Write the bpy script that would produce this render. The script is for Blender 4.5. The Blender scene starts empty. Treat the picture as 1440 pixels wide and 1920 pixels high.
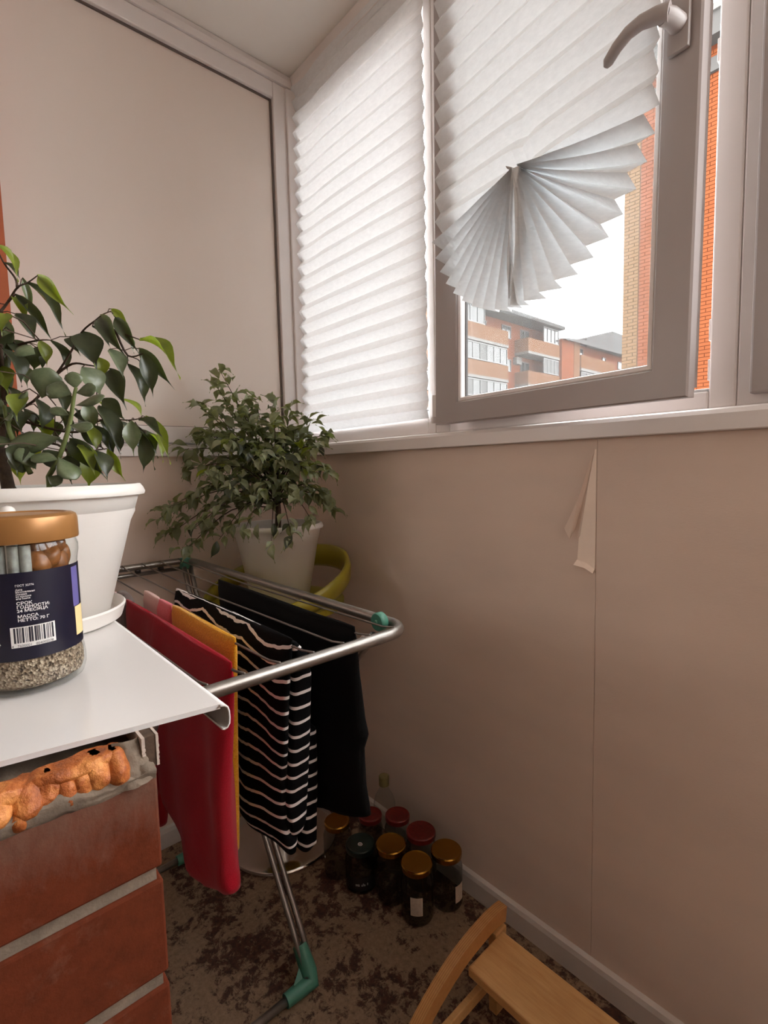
import bpy, bmesh, math, random
from mathutils import Vector, Matrix, Quaternion, noise
random.seed(11)
S = bpy.context.scene
COL = S.collection
PI = math.pi

# ------------------------------------------------------------------ camera
cd = bpy.data.cameras.new('camera'); cam = bpy.data.objects.new('camera', cd); COL.objects.link(cam)
cd.sensor_fit = 'VERTICAL'; cd.sensor_height = 36.0; cd.lens = 951.0/1920*36
cd.clip_start = 0.02; cd.clip_end = 400
rx = Vector((0.666924637, 0.744775806, -0.02281507)); dn = Vector((0.048475179, -0.073921634, -0.996085212)); fw = Vector((-0.743546694, 0.663207804, -0.085403299))
m = Matrix.Identity(4)
for i in range(3): m[i][0] = rx[i]; m[i][1] = -dn[i]; m[i][2] = -fw[i]
m.translation = Vector((1.508, -0.963, 1.1)); cam.matrix_world = m
S.camera = cam
# ------------------------------------------------------------------ sky, lights, exposure
w = bpy.data.worlds.new('overcast_sky'); S.world = w; w.use_nodes = True
bg = w.node_tree.nodes['Background']; bg.inputs[0].default_value = (1.0, 1.0, 1.0, 1); bg.inputs[1].default_value = 6.0
ld = bpy.data.lights.new('added_room_fill', 'POINT'); ld.energy = 10; ld.color = (1, 0.92, 0.85); ld.shadow_soft_size = 0.35  # added fill light out of view behind the camera, lifts the dim corner
lo = bpy.data.objects.new('added_room_fill', ld); lo.location = (-0.4, -2.6, 1.5); COL.objects.link(lo)
S.view_settings.view_transform = 'Standard'; S.view_settings.look = 'None'; S.view_settings.gamma = 1.0
S.view_settings.use_curve_mapping = False; S.view_settings.exposure = 1.15
S.cycles.max_bounces = 14; S.cycles.diffuse_bounces = 8; S.cycles.transparent_max_bounces = 16; S.cycles.sample_clamp_indirect = 6
S.cycles.caustics_reflective = False; S.cycles.caustics_refractive = False

# ------------------------------------------------------------------ materials
def lin(c): return tuple((x/255/12.92 if x/255 <= .04045 else ((x/255+.055)/1.055)**2.4) for x in c)
def C4(c): return (*lin(c), 1)
class NT:
    def __init__(s, name):
        s.m = bpy.data.materials.new(name); s.m.use_nodes = True; s.t = s.m.node_tree; s.n = s.t.nodes; s.l = s.t.links
        s.b = s.n['Principled BSDF']; s.out = s.n['Material Output']
    def add(s, kind, **kw):
        n = s.n.new(kind)
        for k, v in kw.items():
            if hasattr(n, k): setattr(n, k, v)
        return n
    def link(s, a, b): s.l.new(a, b)
    def co(s, scale=(1, 1, 1), world=False):
        mp = s.add('ShaderNodeMapping'); mp.inputs['Scale'].default_value = scale
        if world: g = s.add('ShaderNodeNewGeometry'); s.link(g.outputs['Position'], mp.inputs[0])
        else: g = s.add('ShaderNodeTexCoord'); s.link(g.outputs['Object'], mp.inputs[0])
        return mp.outputs[0]
    def noise(s, co, scale, detail=4, rough=.6, dist=0):
        n = s.add('ShaderNodeTexNoise'); n.inputs['Scale'].default_value = scale; n.inputs['Detail'].default_value = detail
        n.inputs['Roughness'].default_value = rough; n.inputs['Distortion'].default_value = dist
        s.link(co, n.inputs['Vector']); return n.outputs['Fac']
    def ramp(s, f, stops):
        r = s.add('ShaderNodeValToRGB'); e = r.color_ramp.elements
        while len(e) < len(stops): e.new(.5)
        for el, (p, c) in zip(e, stops): el.position = p; el.color = c if len(c) == 4 else (*c, 1)
        s.link(f, r.inputs[0]); return r.outputs[0]
    def math(s, op, a, b=None, clamp=False):
        n = s.add('ShaderNodeMath', operation=op); n.use_clamp = clamp
        for i, v in enumerate((a, b)):
            if v is None: continue
            if isinstance(v, (int, float)): n.inputs[i].default_value = v
            else: s.link(v, n.inputs[i])
        return n.outputs[0]
    def mix(s, f, a, b):
        n = s.add('ShaderNodeMix', data_type='RGBA')
        if isinstance(f, (int, float)): n.inputs[0].default_value = f
        else: s.link(f, n.inputs[0])
        for i, v in ((6, a), (7, b)):
            if isinstance(v, tuple): n.inputs[i].default_value = v if len(v) == 4 else (*v, 1)
            else: s.link(v, n.inputs[i])
        return n.outputs[2]
    def bump(s, h, strength=.3, dist=.002):
        b = s.add('ShaderNodeBump'); b.inputs['Strength'].default_value = strength; b.inputs['Distance'].default_value = dist
        s.link(h, b.inputs['Height']); s.link(b.outputs[0], s.b.inputs['Normal'])
def plain(name, rgb, rough=.5, metal=0, var=.06, vs=40, bump=0, bs=300, coat=0, spec=.5, sheen=0):
    t = NT(name); t.b.inputs['Roughness'].default_value = rough; t.b.inputs['Metallic'].default_value = metal
    t.b.inputs['Coat Weight'].default_value = coat; t.b.inputs['Specular IOR Level'].default_value = spec; t.b.inputs['Sheen Weight'].default_value = sheen
    c = lin(rgb); co = t.co()
    f = t.noise(co, vs)
    col = t.ramp(f, [(.3, tuple(x*(1-var) for x in c)), (.7, tuple(min(1, x*(1+var)) for x in c))])
    t.link(col, t.b.inputs['Base Color'])
    if bump: t.bump(t.noise(co, bs, 3), bump, .001)
    return t.m
def clear_glass(name, haze=0.0, tint=(1, 1, 1), dirt=0):
    t = NT(name); t.n.remove(t.b)
    tr = t.add('ShaderNodeBsdfTransparent'); tr.inputs[0].default_value = (*tint, 1)
    gl = t.add('ShaderNodeBsdfGlossy'); gl.inputs['Roughness'].default_value = .03
    fr = t.add('ShaderNodeFresnel'); ge = t.add('ShaderNodeNewGeometry'); t.link(t.math('SUBTRACT', 1.45, t.math('MULTIPLY', ge.outputs['Backfacing'], 1.45-1/1.45)), fr.inputs[0])
    mx = t.add('ShaderNodeMixShader'); t.link(fr.outputs[0], mx.inputs[0]); t.link(tr.outputs[0], mx.inputs[1]); t.link(gl.outputs[0], mx.inputs[2])
    o = mx.outputs[0]
    if haze:
        tl = t.add('ShaderNodeBsdfTranslucent'); tl.inputs[0].default_value = (.9, .9, .9, 1)
        m2 = t.add('ShaderNodeMixShader'); t.link(o, m2.inputs[1]); t.link(tl.outputs[0], m2.inputs[2])
        if dirt:
            f = t.noise(t.co(), 260, 2); d = t.ramp(f, [(.66, (haze,)*3), (.76, (dirt,)*3)]); t.link(d, m2.inputs[0])
        else: m2.inputs[0].default_value = haze
        o = m2.outputs[0]
    t.link(o, t.out.inputs[0]); return t.m
def paper_mat():
    t = NT('pleated_paper'); t.n.remove(t.b); co = t.co()
    f = t.noise(t.co((1, 1, 3)), 55, 5, .7); col = t.ramp(f, [(.3, (.75, .76, .77)), (.7, (.83, .84, .85))])
    d = t.add('ShaderNodeBsdfDiffuse'); tl = t.add('ShaderNodeBsdfTranslucent'); t.link(col, d.inputs[0]); t.link(col, tl.inputs[0])
    m = t.add('ShaderNodeMixShader'); m.inputs[0].default_value = .135; t.link(d.outputs[0], m.inputs[1]); t.link(tl.outputs[0], m.inputs[2])
    t.link(m.outputs[0], t.out.inputs[0]); return t.m
def leaf_mat(name, a, b, trans=.25, rough=.33):
    t = NT(name); col = t.ramp(t.noise(t.co(), 3, 3), [(.3, lin(a)), (.7, lin(b))])
    t.link(col, t.b.inputs['Base Color']); t.b.inputs['Roughness'].default_value = rough
    tl = t.add('ShaderNodeBsdfTranslucent'); c2 = tuple(min(1, x*y) for x, y in zip(lin(b), (1.9, 2.2, .7))); tl.inputs[0].default_value = (*c2, 1)
    m = t.add('ShaderNodeMixShader'); m.inputs[0].default_value = trans; t.link(t.b.outputs[0], m.inputs[1]); t.link(tl.outputs[0], m.inputs[2]); t.link(m.outputs[0], t.out.inputs[0])
    return t.m
def floor_mat():
    t = NT('mottled_floor_covering'); co = t.co((1, 1, 1), True)
    big = t.noise(co, 5, 4, .62, .5); blot = t.noise(co, 34, 6, .8, .35); fine = t.noise(co, 90, 3, .7)
    v = t.math('ADD', t.math('MULTIPLY', big, .55), t.math('MULTIPLY', blot, .75))
    mask = t.ramp(v, [(.645, (1, 1, 1)), (.705, (0, 0, 0))])
    base = t.ramp(fine, [(.3, lin((126, 102, 80))), (.7, lin((156, 130, 105)))])
    dark = t.ramp(fine, [(.35, lin((50, 32, 24))), (.7, lin((92, 58, 44)))])
    t.link(t.mix(mask, dark, base), t.b.inputs['Base Color']); t.b.inputs['Roughness'].default_value = .8; t.bump(fine, .25, .002); return t.m
def wallpaper_mat():
    t = NT('beige_wallpaper'); co = t.co((1, 1, 3), True)
    f = t.noise(co, 160, 4, .7); col = t.ramp(t.noise(co, 3, 2), [(.3, lin((220, 201, 188))), (.7, lin((228, 208, 194)))])
    t.link(col, t.b.inputs['Base Color']); t.b.inputs['Roughness'].default_value = .75; t.bump(f, .35, .001); return t.m
def brick_mat(name, a, b, dust, bs=70, film=None):
    t = NT(name); co = t.co((1, 1, 1), True)
    col = t.ramp(t.noise(co, bs, 5, .7), [(.3, lin(a)), (.7, lin(b))])
    st = t.ramp(t.noise(co, 22, 5, .75, .4), [(.56, (0, 0, 0)), (.80, (.45,)*3)])
    if film:   # dried mortar film smeared over the upper edge of the top course
        sx = t.add('ShaderNodeSeparateXYZ'); t.link(t.co((1, 1, 1), True), sx.inputs[0])
        h = t.math('ADD', sx.outputs[2], t.math('MULTIPLY', t.math('SUBTRACT', t.noise(t.co((1, 1, .35), True), 60, 5, .8), .5), .07))
        f = t.ramp(t.math('MULTIPLY', t.math('SUBTRACT', h, film-.042), 24), [(.0, (0, 0, 0)), (1, (.5,)*3)])
        col = t.mix(f, col, lin((122, 98, 84)))
    t.link(t.mix(st, col, lin(dust)), t.b.inputs['Base Color']); t.b.inputs['Roughness'].default_value = .85; t.b.inputs['Specular IOR Level'].default_value = .15
    t.bump(t.noise(co, 240, 4, .7), .4, .001); return t.m
def stripes_mat():
    t = NT('black_knit_with_white_stripes'); g = t.add('ShaderNodeTexCoord'); sx = t.add('ShaderNodeSeparateXYZ'); t.link(g.outputs['UV'], sx.inputs[0])
    n = t.noise(t.co((1, 1, .2)), 26, 2); v = t.math('ADD', sx.outputs[1], t.math('MULTIPLY', t.math('SUBTRACT', n, .5), .012))
    fr = t.math('FRACT', t.math('DIVIDE', v, .0232)); k = t.math('LESS_THAN', fr, .21)
    wv = t.noise(t.co(), 900, 2); blk = t.ramp(wv, [(.3, (.002, .002, .0025)), (.7, (.006, .006, .0065))])
    t.link(t.mix(k, blk, (.74, .68, .66)), t.b.inputs['Base Color']); t.b.inputs['Roughness'].default_value = .9; t.b.inputs['Specular IOR Level'].default_value = .1
    t.bump(wv, .3, .001); return t.m
def fabric(name, a, b, sheen=.1, bs=700, bump=.3):
    t = NT(name); co = t.co(); f = t.noise(co, bs, 2); t.link(t.ramp(f, [(.3, lin(a)), (.7, lin(b))]), t.b.inputs['Base Color'])
    t.b.inputs['Roughness'].default_value = .9; t.b.inputs['Specular IOR Level'].default_value = .15; t.b.inputs['Sheen Weight'].default_value = sheen
    t.bump(f, bump, .0015); return t.m
def wood_mat(name, a, b, axis=(1, 14, 14)):
    t = NT(name); co = t.co(axis); f = t.noise(co, 9, 5, .6, 1.2); k = t.noise(t.co((4, 9, 9)), 2.2, 3)
    c = t.mix(t.ramp(k, [(.35, (0, 0, 0)), (.75, (.45,)*3)]), t.ramp(f, [(.3, lin(a)), (.7, lin(b))]), lin((168, 118, 66)))
    t.link(c, t.b.inputs['Base Color']); t.b.inputs['Roughness'].default_value = .45; return t.m
def ply_mat():
    t = NT('laminated_birch_edge'); co = t.co((1, 1, 1)); sx = t.add('ShaderNodeSeparateXYZ'); t.link(co, sx.inputs[0])
    f = t.math('FRACT', t.math('MULTIPLY', sx.outputs[0], 260)); n = t.noise(t.co((1, 12, 12)), 12, 4)
    a = t.ramp(f, [(.35, lin((196, 142, 84))), (.6, lin((160, 106, 58)))]); c = t.mix(.35, a, t.ramp(n, [(.3, lin((176, 122, 68))), (.7, lin((205, 155, 98)))]))
    t.link(c, t.b.inputs['Base Color']); t.b.inputs['Roughness'].default_value = .5; return t.m
def foam_mat():
    t = NT('orange_mounting_foam'); co = t.co(); f = t.noise(co, 45, 5, .7); g = t.noise(co, 260, 3)
    c = t.ramp(f, [(.28, lin((92, 42, 18))), (.5, lin((164, 88, 36))), (.72, lin((222, 150, 80)))])
    t.link(c, t.b.inputs['Base Color']); t.b.inputs['Roughness'].default_value = .6; t.b.inputs['Subsurface Weight'].default_value = .0
    t.bump(g, .5, .003); return t.m
def gravel_mat():
    t = NT('pale_gravel'); co = t.co(); v = t.add('ShaderNodeTexVoronoi'); v.inputs['Scale'].default_value = 560; t.link(co, v.inputs['Vector'])
    c = t.ramp(v.outputs['Color'], [(.1, lin((82, 68, 54))), (.45, lin((146, 126, 104))), (.9, lin((204, 188, 164)))])
    t.link(c, t.b.inputs['Base Color']); t.b.inputs['Roughness'].default_value = .8; t.bump(v.outputs['Distance'], .8, .003); return t.m

M = dict(
 sashpvc=plain('shaded_sash_pvc', (172, 164, 162), .36, var=.012, vs=3), pvc=plain('white_pvc', (228, 221, 218), .32, var=.012, vs=3), gasket=plain('dark_rubber_gasket', (58, 52, 50), .6), pgasket=plain('brown_grey_gasket', (104, 92, 86), .6), panel=plain('white_sandwich_panel', (230, 217, 207), .42, var=.015, vs=2),  # sash PVC: darker copy of the white PVC, backlit shade put into its colour
 ceil=plain('painted_ceiling', (240, 236, 230), .7, var=.015, vs=3), plast=plain('rough_plaster', (186, 170, 158), .9, bump=.5, bs=90), base=plain('grey_white_skirting_plastic', (214, 206, 200), .4, var=.02, vs=5),
 paper=paper_mat(), wall=wallpaper_mat(), tear=plain('bare_wallpaper_backing', (250, 234, 220), .8, var=.03, vs=30), floor=floor_mat(),
 brick=brick_mat('terracotta_brick', (82, 36, 19), (102, 46, 25), (132, 98, 78), film=.908), mortar=plain('grey_mortar', (118, 104, 90), .95, var=.25, vs=60, bump=1.0, bs=150), foam=foam_mat(),
 sill=plain('glossy_white_laminate', (218, 215, 213), .16, var=.012, vs=6), sillback=plain('grey_laminate_underside', (150, 146, 142), .35),
 pot=plain('white_pot_plastic', (224, 219, 213), .38, var=.015, vs=6), soil=plain('dark_soil', (50, 38, 30), .95, var=.4, vs=90, bump=1, bs=120),
 bark=plain('brown_bark', (74, 56, 42), .85, var=.3, vs=120, bump=.6), stemg=plain('green_stem', (104, 116, 62), .6, var=.2, vs=60),
 leafd=leaf_mat('dark_green_leaf', (42, 48, 36), (66, 72, 50)), leafb=leaf_mat('bright_green_leaf', (90, 100, 36), (122, 132, 52), .35), leafp=leaf_mat('pale_shiny_leaf', (84, 98, 76), (116, 126, 100), .15, .25),
 jade=leaf_mat('fleshy_jade_leaf', (74, 86, 60), (106, 116, 86), .08, .30), leafs=leaf_mat('grey_green_leaf', (92, 98, 74), (148, 152, 122), .2, .32),
 steel=plain('grey_metal_tube', (150, 144, 138), .34, .85, var=.08, vs=90), wire=plain('steel_wire', (120, 112, 106), .4, .7), chrome=plain('polished_chrome', (205, 200, 196), .12, 1.0, var=.03, vs=4), teal=plain('green_plastic_joint', (72, 132, 112), .45, var=.06),
 yellow=plain('yellow_green_plastic', (158, 146, 46), .3, var=.05, vs=8), wood=wood_mat('birch_plank', (206, 156, 96), (224, 180, 122)), ply=ply_mat(),
 red=fabric('red_jersey', (140, 8, 24), (160, 14, 34)), mustard=fabric('mustard_terry', (206, 140, 18), (232, 172, 44), .25, 420, .8), stripes=stripes_mat(), black=fabric('black_cotton', (5, 5, 5), (9, 8, 8), 0), pinkp=fabric('pale_pink_cotton', (214, 178, 172), (226, 194, 186)), pinks=fabric('rose_pink_cotton', (214, 112, 122), (226, 130, 138)), greyc=fabric('grey_knit', (108, 98, 94), (128, 116, 112)),
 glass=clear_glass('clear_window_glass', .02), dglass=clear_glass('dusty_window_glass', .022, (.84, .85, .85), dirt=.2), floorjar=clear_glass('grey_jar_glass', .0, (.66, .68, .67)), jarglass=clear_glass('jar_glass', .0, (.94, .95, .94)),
 gold=plain('gold_lacquered_lid', (168, 124, 52), .24, 1.0, var=.05), goldp=plain('bronze_gold_plastic_lid', (164, 116, 66), .34, .35, var=.08, vs=25), redlid=plain('red_printed_lid', (102, 26, 19), .35, var=.35, vs=130), greenlid=plain('dark_green_lid', (22, 40, 36), .4), wht=plain('white_print', (232, 230, 228), .6, var=.01), lblack=plain('black_label', (20, 18, 18), .6), paperlabel=plain('worn_paper_label', (206, 190, 172), .8, var=.12, vs=220), navy=plain('navy_label', (13, 12, 36), .38, var=.05), violet=plain('violet_label_band', (98, 92, 150), .5), cream=plain('cream_label_box', (232, 206, 150), .5), ink=plain('barcode_ink', (26, 24, 40), .6), gravel=gravel_mat(), papert=plain('grey_printed_paper', (160, 164, 158), .8, var=.22, vs=160), amber=plain('amber_gum', (134, 84, 42), .4, var=.6, vs=55), bone=plain('beige_filler', (190, 176, 156), .7, var=.25, vs=70), olive=plain('olive_cap', (120, 110, 70), .5),
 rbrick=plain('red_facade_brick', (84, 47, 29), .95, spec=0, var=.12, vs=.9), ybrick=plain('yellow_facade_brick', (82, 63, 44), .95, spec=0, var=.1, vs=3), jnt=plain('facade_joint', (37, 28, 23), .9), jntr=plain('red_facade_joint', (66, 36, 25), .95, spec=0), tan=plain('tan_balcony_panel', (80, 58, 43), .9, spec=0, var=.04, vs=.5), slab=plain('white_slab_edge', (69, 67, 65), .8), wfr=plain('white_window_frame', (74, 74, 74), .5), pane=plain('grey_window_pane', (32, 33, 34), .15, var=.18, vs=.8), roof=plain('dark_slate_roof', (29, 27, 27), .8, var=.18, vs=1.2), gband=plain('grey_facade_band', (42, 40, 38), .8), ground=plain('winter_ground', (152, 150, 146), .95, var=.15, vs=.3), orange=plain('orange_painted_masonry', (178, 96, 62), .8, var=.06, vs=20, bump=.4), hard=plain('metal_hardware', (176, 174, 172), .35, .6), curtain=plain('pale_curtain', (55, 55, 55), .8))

# ------------------------------------------------------------------ mesh helpers
class MB:
    def __init__(s): s.v = []; s.f = []; s.mi = []; s.uv = None
    def add(s, vs, fs, mi=0):
        o = len(s.v); s.v += [Vector(p) for p in vs]; s.f += [tuple(i+o for i in f) for f in fs]; s.mi += [mi]*len(fs); return s
    def box(s, x0, x1, y0, y1, z0, z1, mi=0):
        return s.add([(x0,y0,z0),(x1,y0,z0),(x1,y1,z0),(x0,y1,z0),(x0,y0,z1),(x1,y0,z1),(x1,y1,z1),(x0,y1,z1)], [(0,3,2,1),(4,5,6,7),(0,1,5,4),(1,2,6,5),(2,3,7,6),(3,0,4,7)], mi)
    def bbox(s, x0, x1, y0, y1, z0, z1, b, mi=0):
        bm = bmesh.new(); bmesh.ops.create_cube(bm, size=1)
        for v in bm.verts: v.co = Vector((x0+(v.co.x+.5)*(x1-x0), y0+(v.co.y+.5)*(y1-y0), z0+(v.co.z+.5)*(z1-z0)))
        bmesh.ops.bevel(bm, geom=bm.edges[:], offset=b, segments=2, profile=.5, affect='EDGES')
        bm.verts.index_update(); s.add([v.co.copy() for v in bm.verts], [tuple(v.index for v in f.verts) for f in bm.faces], mi); bm.free(); return s
    def tube(s, pts, r, n=8, closed=False, cap=True, mi=0):
        pts = [Vector(p) for p in pts]; N = len(pts); rs = r if isinstance(r, (list, tuple)) else [r]*N
        vs = []; up = None
        for i in range(N):
            a = pts[(i-1) % N] if (closed or i) else pts[0]; b = pts[(i+1) % N] if (closed or i < N-1) else pts[-1]
            t = (b-a).normalized()
            if up is None: up = t.orthogonal().normalized()
            up = (up - t*up.dot(t)); up = up.normalized() if up.length > 1e-6 else t.orthogonal().normalized()
            bi = t.cross(up)
            for k in range(n): an = 2*PI*k/n; vs.append(pts[i] + (up*math.cos(an) + bi*math.sin(an))*rs[i])
        fs = []
        for i in range(N if closed else N-1):
            for k in range(n): j = (i+1) % N; fs.append((i*n+k, i*n+(k+1) % n, j*n+(k+1) % n, j*n+k))
        if cap and not closed: fs += [tuple(range(n))[::-1], tuple((N-1)*n+k for k in range(n))]
        return s.add(vs, fs, mi)
    def lathe(s, prof, c=(0, 0, 0), n=32, mi=0, closed=False):
        vs = []; c = Vector(c)
        for r, z in prof:
            for k in range(n): a = 2*PI*k/n; vs.append(c+Vector((r*math.cos(a), r*math.sin(a), z)))
        fs = []
        for i in range(len(prof)-1):
            for k in range(n): fs.append((i*n+k, i*n+(k+1) % n, (i+1)*n+(k+1) % n, (i+1)*n+k))
        if prof[0][0] > 1e-5 and not closed: pass
        return s.add(vs, fs, mi)
    def prism(s, poly, axis, a, b, mi=0):
        # poly in the two other axes; extruded along axis from a to b
        def P(p, q): return (q, p[0], p[1]) if axis == 0 else ((p[0], q, p[1]) if axis == 1 else (p[0], p[1], q))
        n = len(poly); vs = [P(p, a) for p in poly]+[P(p, b) for p in poly]
        return s.add(vs, [tuple(range(n))[::-1], tuple(range(n, 2*n))]+[(i, (i+1) % n, n+(i+1) % n, n+i) for i in range(n)], mi)
    def grid(s, fn, nu, nv, mi=0, uvf=None):
        vs = [fn(i/nu, j/nv) for j in range(nv+1) for i in range(nu+1)]
        fs = [(j*(nu+1)+i, j*(nu+1)+i+1, (j+1)*(nu+1)+i+1, (j+1)*(nu+1)+i) for j in range(nv) for i in range(nu)]
        return s.add(vs, fs, mi)
    def build(s, name, mats, parent=None, smooth=False, uvz=False, fix=True, angle=None):
        o0 = parent_origin(parent)
        me = bpy.data.meshes.new(name); me.from_pydata([v-o0 for v in s.v], [], s.f)
        mats = mats if isinstance(mats, (list, tuple)) else [mats]
        for q in mats: me.materials.append(q)
        me.polygons.foreach_set('material_index', s.mi)
        if fix:
            bm = bmesh.new(); bm.from_mesh(me); bmesh.ops.recalc_face_normals(bm, faces=bm.faces[:]); bm.to_mesh(me); bm.free()
        if smooth: me.polygons.foreach_set('use_smooth', [True]*len(me.polygons))
        if smooth and angle: me.set_sharp_from_angle(angle=math.radians(angle))
        if uvz:
            u = me.uv_layers.new(name='drop')
            for lp in me.loops: c = me.vertices[lp.vertex_index].co + o0; u.data[lp.index].uv = (c.x, c.z if uvz is True else uvz(c))
        o = bpy.data.objects.new(name, me); COL.objects.link(o)
        if parent: o.parent = parent
        return o
def parent_origin(p):
    v = Vector((0, 0, 0))
    while p: v += p.location; p = p.parent
    return v
def tag(o, label, cat, group=None):
    o['label'] = label; o['category'] = cat
    if group: o['group'] = group
    return o
def thing(name, loc, label, cat, group=None):
    o = bpy.data.objects.new(name, None); COL.objects.link(o); o.location = loc; o.empty_display_size = .05
    return tag(o, label, cat, group)
def struct(o, label=None):
    o['kind'] = 'structure'
    if label: o['label'] = label
    return o
def plab(o, l): o['label'] = l; return o
def interp(tbl, z):
    # piecewise linear, table sorted by descending key
    if z >= tbl[0][0]: return tbl[0][1]
    for (a, va), (b, vb) in zip(tbl, tbl[1:]):
        if z >= b: return vb + (va-vb)*(z-b)/(a-b) if a != b else vb
    return tbl[-1][1]

# ================================================================== THE SETTING
CZ = 2.367
YW = -0.867          # balcony face of the brick wall between room and balcony
struct(MB().box(-0.3, 3.7, -4.2, 0.2, -0.12, 0.0).build('floor', M['floor']), 'floor under a mottled brown and beige covering')
struct(MB().box(-0.3, 3.7, -1.26, 0.2, CZ, CZ+0.1).build('ceiling', M['ceil']), 'painted off-white balcony ceiling')
struct(MB().box(-1.6, 3.7, -4.3, -1.26, 2.5, 2.6).build('ceiling', M['ceil']), 'room ceiling')
# right wall: low parapet under the windows, two strips of wallpaper, torn flap
wr = struct(MB().box(-0.12, 3.7, 0.012, 0.12, 0.0, 1.15).build('wall_right', M['plast']), 'low parapet wall under the windows')
MB().box(0.0, 1.0445, 0.0105, 0.013, 0.0, 1.148).build('wallpaper_strip', M['wall'], wr)
MB().box(1.0455, 3.6, 0.0098, 0.013, 0.0, 1.148).build('wallpaper_strip', M['wall'], wr)
def flap(name, pts, mat, lift):
    mb = MB(); n = len(pts)
    front = [(x, 0.0095-l, z) for (x, z), l in zip(pts, lift)]; back = [(x, 0.0101-l, z) for (x, z), l in zip(pts, lift)]
    mb.add(front+back, [tuple(range(n)), tuple(range(n, 2*n))[::-1]]+[(i, (i+1) % n, n+(i+1) % n, n+i) for i in range(n)])
    return mb.build(name, mat, wr)
plab(flap('bare_patch', [(1.0405, 1.128), (1.0435, 1.128), (1.0435, .886), (1.026, .893), (1.006, .8965), (1.009, .951), (1.012, .955), (1.027, 1.055)], M['tear'], [0]*8), 'pale bare patch where the wallpaper is torn')
plab(flap('torn_flap', [(1.0395, 1.122), (1.031, 1.10), (1.012, 1.03), (.987, .97), (.9965, .949), (1.004, .972), (1.0245, 1.055)], M['wall'], [.001, .004, .010, .018, .014, .005, .001]), 'peeled flap of wallpaper')
plab(flap('torn_curl', [(1.004, .8965), (1.026, .893), (1.0435, .884), (1.0435, .892), (1.026, .902), (1.006, .906)], M['tear'], [.012, .011, .010, .002, .001, .001]), 'curled lower edge of the tear')
# end wall (left in the picture), lower part
wl = struct(MB().box(-0.12, 0.0, -1.26, 0.12, 0.0, 1.15).build('wall_left', M['plast']), 'low end wall of the balcony')
MB().box(-0.001, 0.0022, YW, 0.0098, 0.0, 1.148).build('wallpaper_strip', M['wall'], wl)
# skirting
def skirt(name, poly, axis, a, b): return struct(MB().prism(poly, axis, a, b).build(name, M['base']))
skirt('baseboard_right', [(.0096, 0), (-.004, 0), (-.004, .045), (-.001, .055), (.0096, .058)], 0, .014, 3.6)
skirt('baseboard_left', [(.0024, 0), (.016, 0), (.016, .045), (.012, .055), (.0024, .058)], 1, YW+.001, -.005)
# sill trims running under both window fronts
def sillprof(s): return [(s*.05, 1.150), (s*-.006, 1.150), (s*-.010, 1.148), (s*-.014, 1.150), (s*-.014, 1.176), (s*-.010, 1.183), (s*-.002, 1.186), (s*.05, 1.186)]
struct(MB().prism(sillprof(1), 0, -0.02, 3.6).build('trim_1', M['pvc']), 'long white sill strip under the right windows')
struct(MB().prism([(-p, z) for p, z in sillprof(1)], 1, YW, -0.016).build('trim_2', M['pvc']), 'white sill strip under the end panel')
# cornice over the end panel
struct(MB().prism([(-.06, 2.325), (.026, 2.325), (.026, 2.345), (.018, CZ-.002), (-.06, CZ-.002)], 1, YW, .0).build('trim_3', M['pvc']), 'cornice strip above the end panel')
struct(MB().prism([(.06, 2.318), (.004, 2.318), (.0, 2.34), (.0, CZ-.002), (.06, CZ-.002)], 0, -.06, 3.6).build('trim_4', M['pvc']), 'strip between the right windows and the ceiling')

# ---- window_1: end wall, frame with a white sandwich panel
def member(parent, mat, x0, x1, y0, y1, z0, z1, name='frame_member', b=.003): return MB().bbox(x0, x1, y0, y1, z0, z1, b).build(name, mat, parent)
W1 = struct(bpy.data.objects.new('window_1', None), 'white framed end window filled with a blank white panel'); COL.objects.link(W1); W1.location = (0, -.44, 1.19)
member(W1, M['pvc'], -.045, .02, -.065, .018, 1.187, 2.324)
member(W1, M['pvc'], -.045, .02, YW-.05, -.0655, 2.276, 2.324)
member(W1, M['pvc'], -.045, .02, YW-.05, -.0655, 1.187, 1.233)
MB().box(-.022, .003, YW-.05, -.0665, 1.234, 2.275).build('panel', M['panel'], W1)
g = MB(); g.box(.003, .009, -.0705, -.0656, 1.234, 2.275).box(.003, .009, YW-.05, -.0705, 2.2712, 2.2755).box(.003, .0075, YW-.05, -.0705, 1.2332, 1.2352); g.build('gasket', M['pgasket'], W1)
# corner post cover between the two fronts
struct(MB().bbox(.0205, .030, -.022, .019, 1.187, 2.318, .003).build('trim_6', M['pvc']), 'thin corner strip between the two window fronts')

def glazing(parent, x0, x1, y, z0, z1, mat): return MB().box(x0, x1, y, y+.006, z0, z1).build('glass_pane', mat, parent)
def window(name, x0, x1, zb, zt, label, wl=.05, wr_=.05, hb=.045, ht=.05, yf=.02, glass=True):
    o = struct(bpy.data.objects.new(name, None), label); COL.objects.link(o); o.location = ((x0+x1)/2, yf, zb)
    member(o, M['pvc'], x0, x0+wl, yf, yf+.06, zb, zt); member(o, M['pvc'], x1-wr_, x1, yf, yf+.06, zb, zt)
    member(o, M['pvc'], x0+wl+.0003, x1-wr_-.0003, yf, yf+.06, zb, zb+hb); member(o, M['pvc'], x0+wl+.0003, x1-wr_-.0003, yf, yf+.06, zt-ht, zt)
    if glass:
        glazing(o, x0+wl-.004, x1-wr_+.004, yf+.028, zb+hb-.004, zt-ht+.004, M['glass'])
    return o
ZB, ZT = 1.187, 2.318
W2 = window('window_2', -.008, .6145, ZB, ZT, 'fixed right window nearest the corner behind the lowered blind', wl=.052, wr_=.026, hb=.045, ht=.085)
MB().bbox(.044, .0495, .012, .02, ZB+.045, ZT-.085, .002).build('glazing_bead', M['pvc'], W2)
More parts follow.
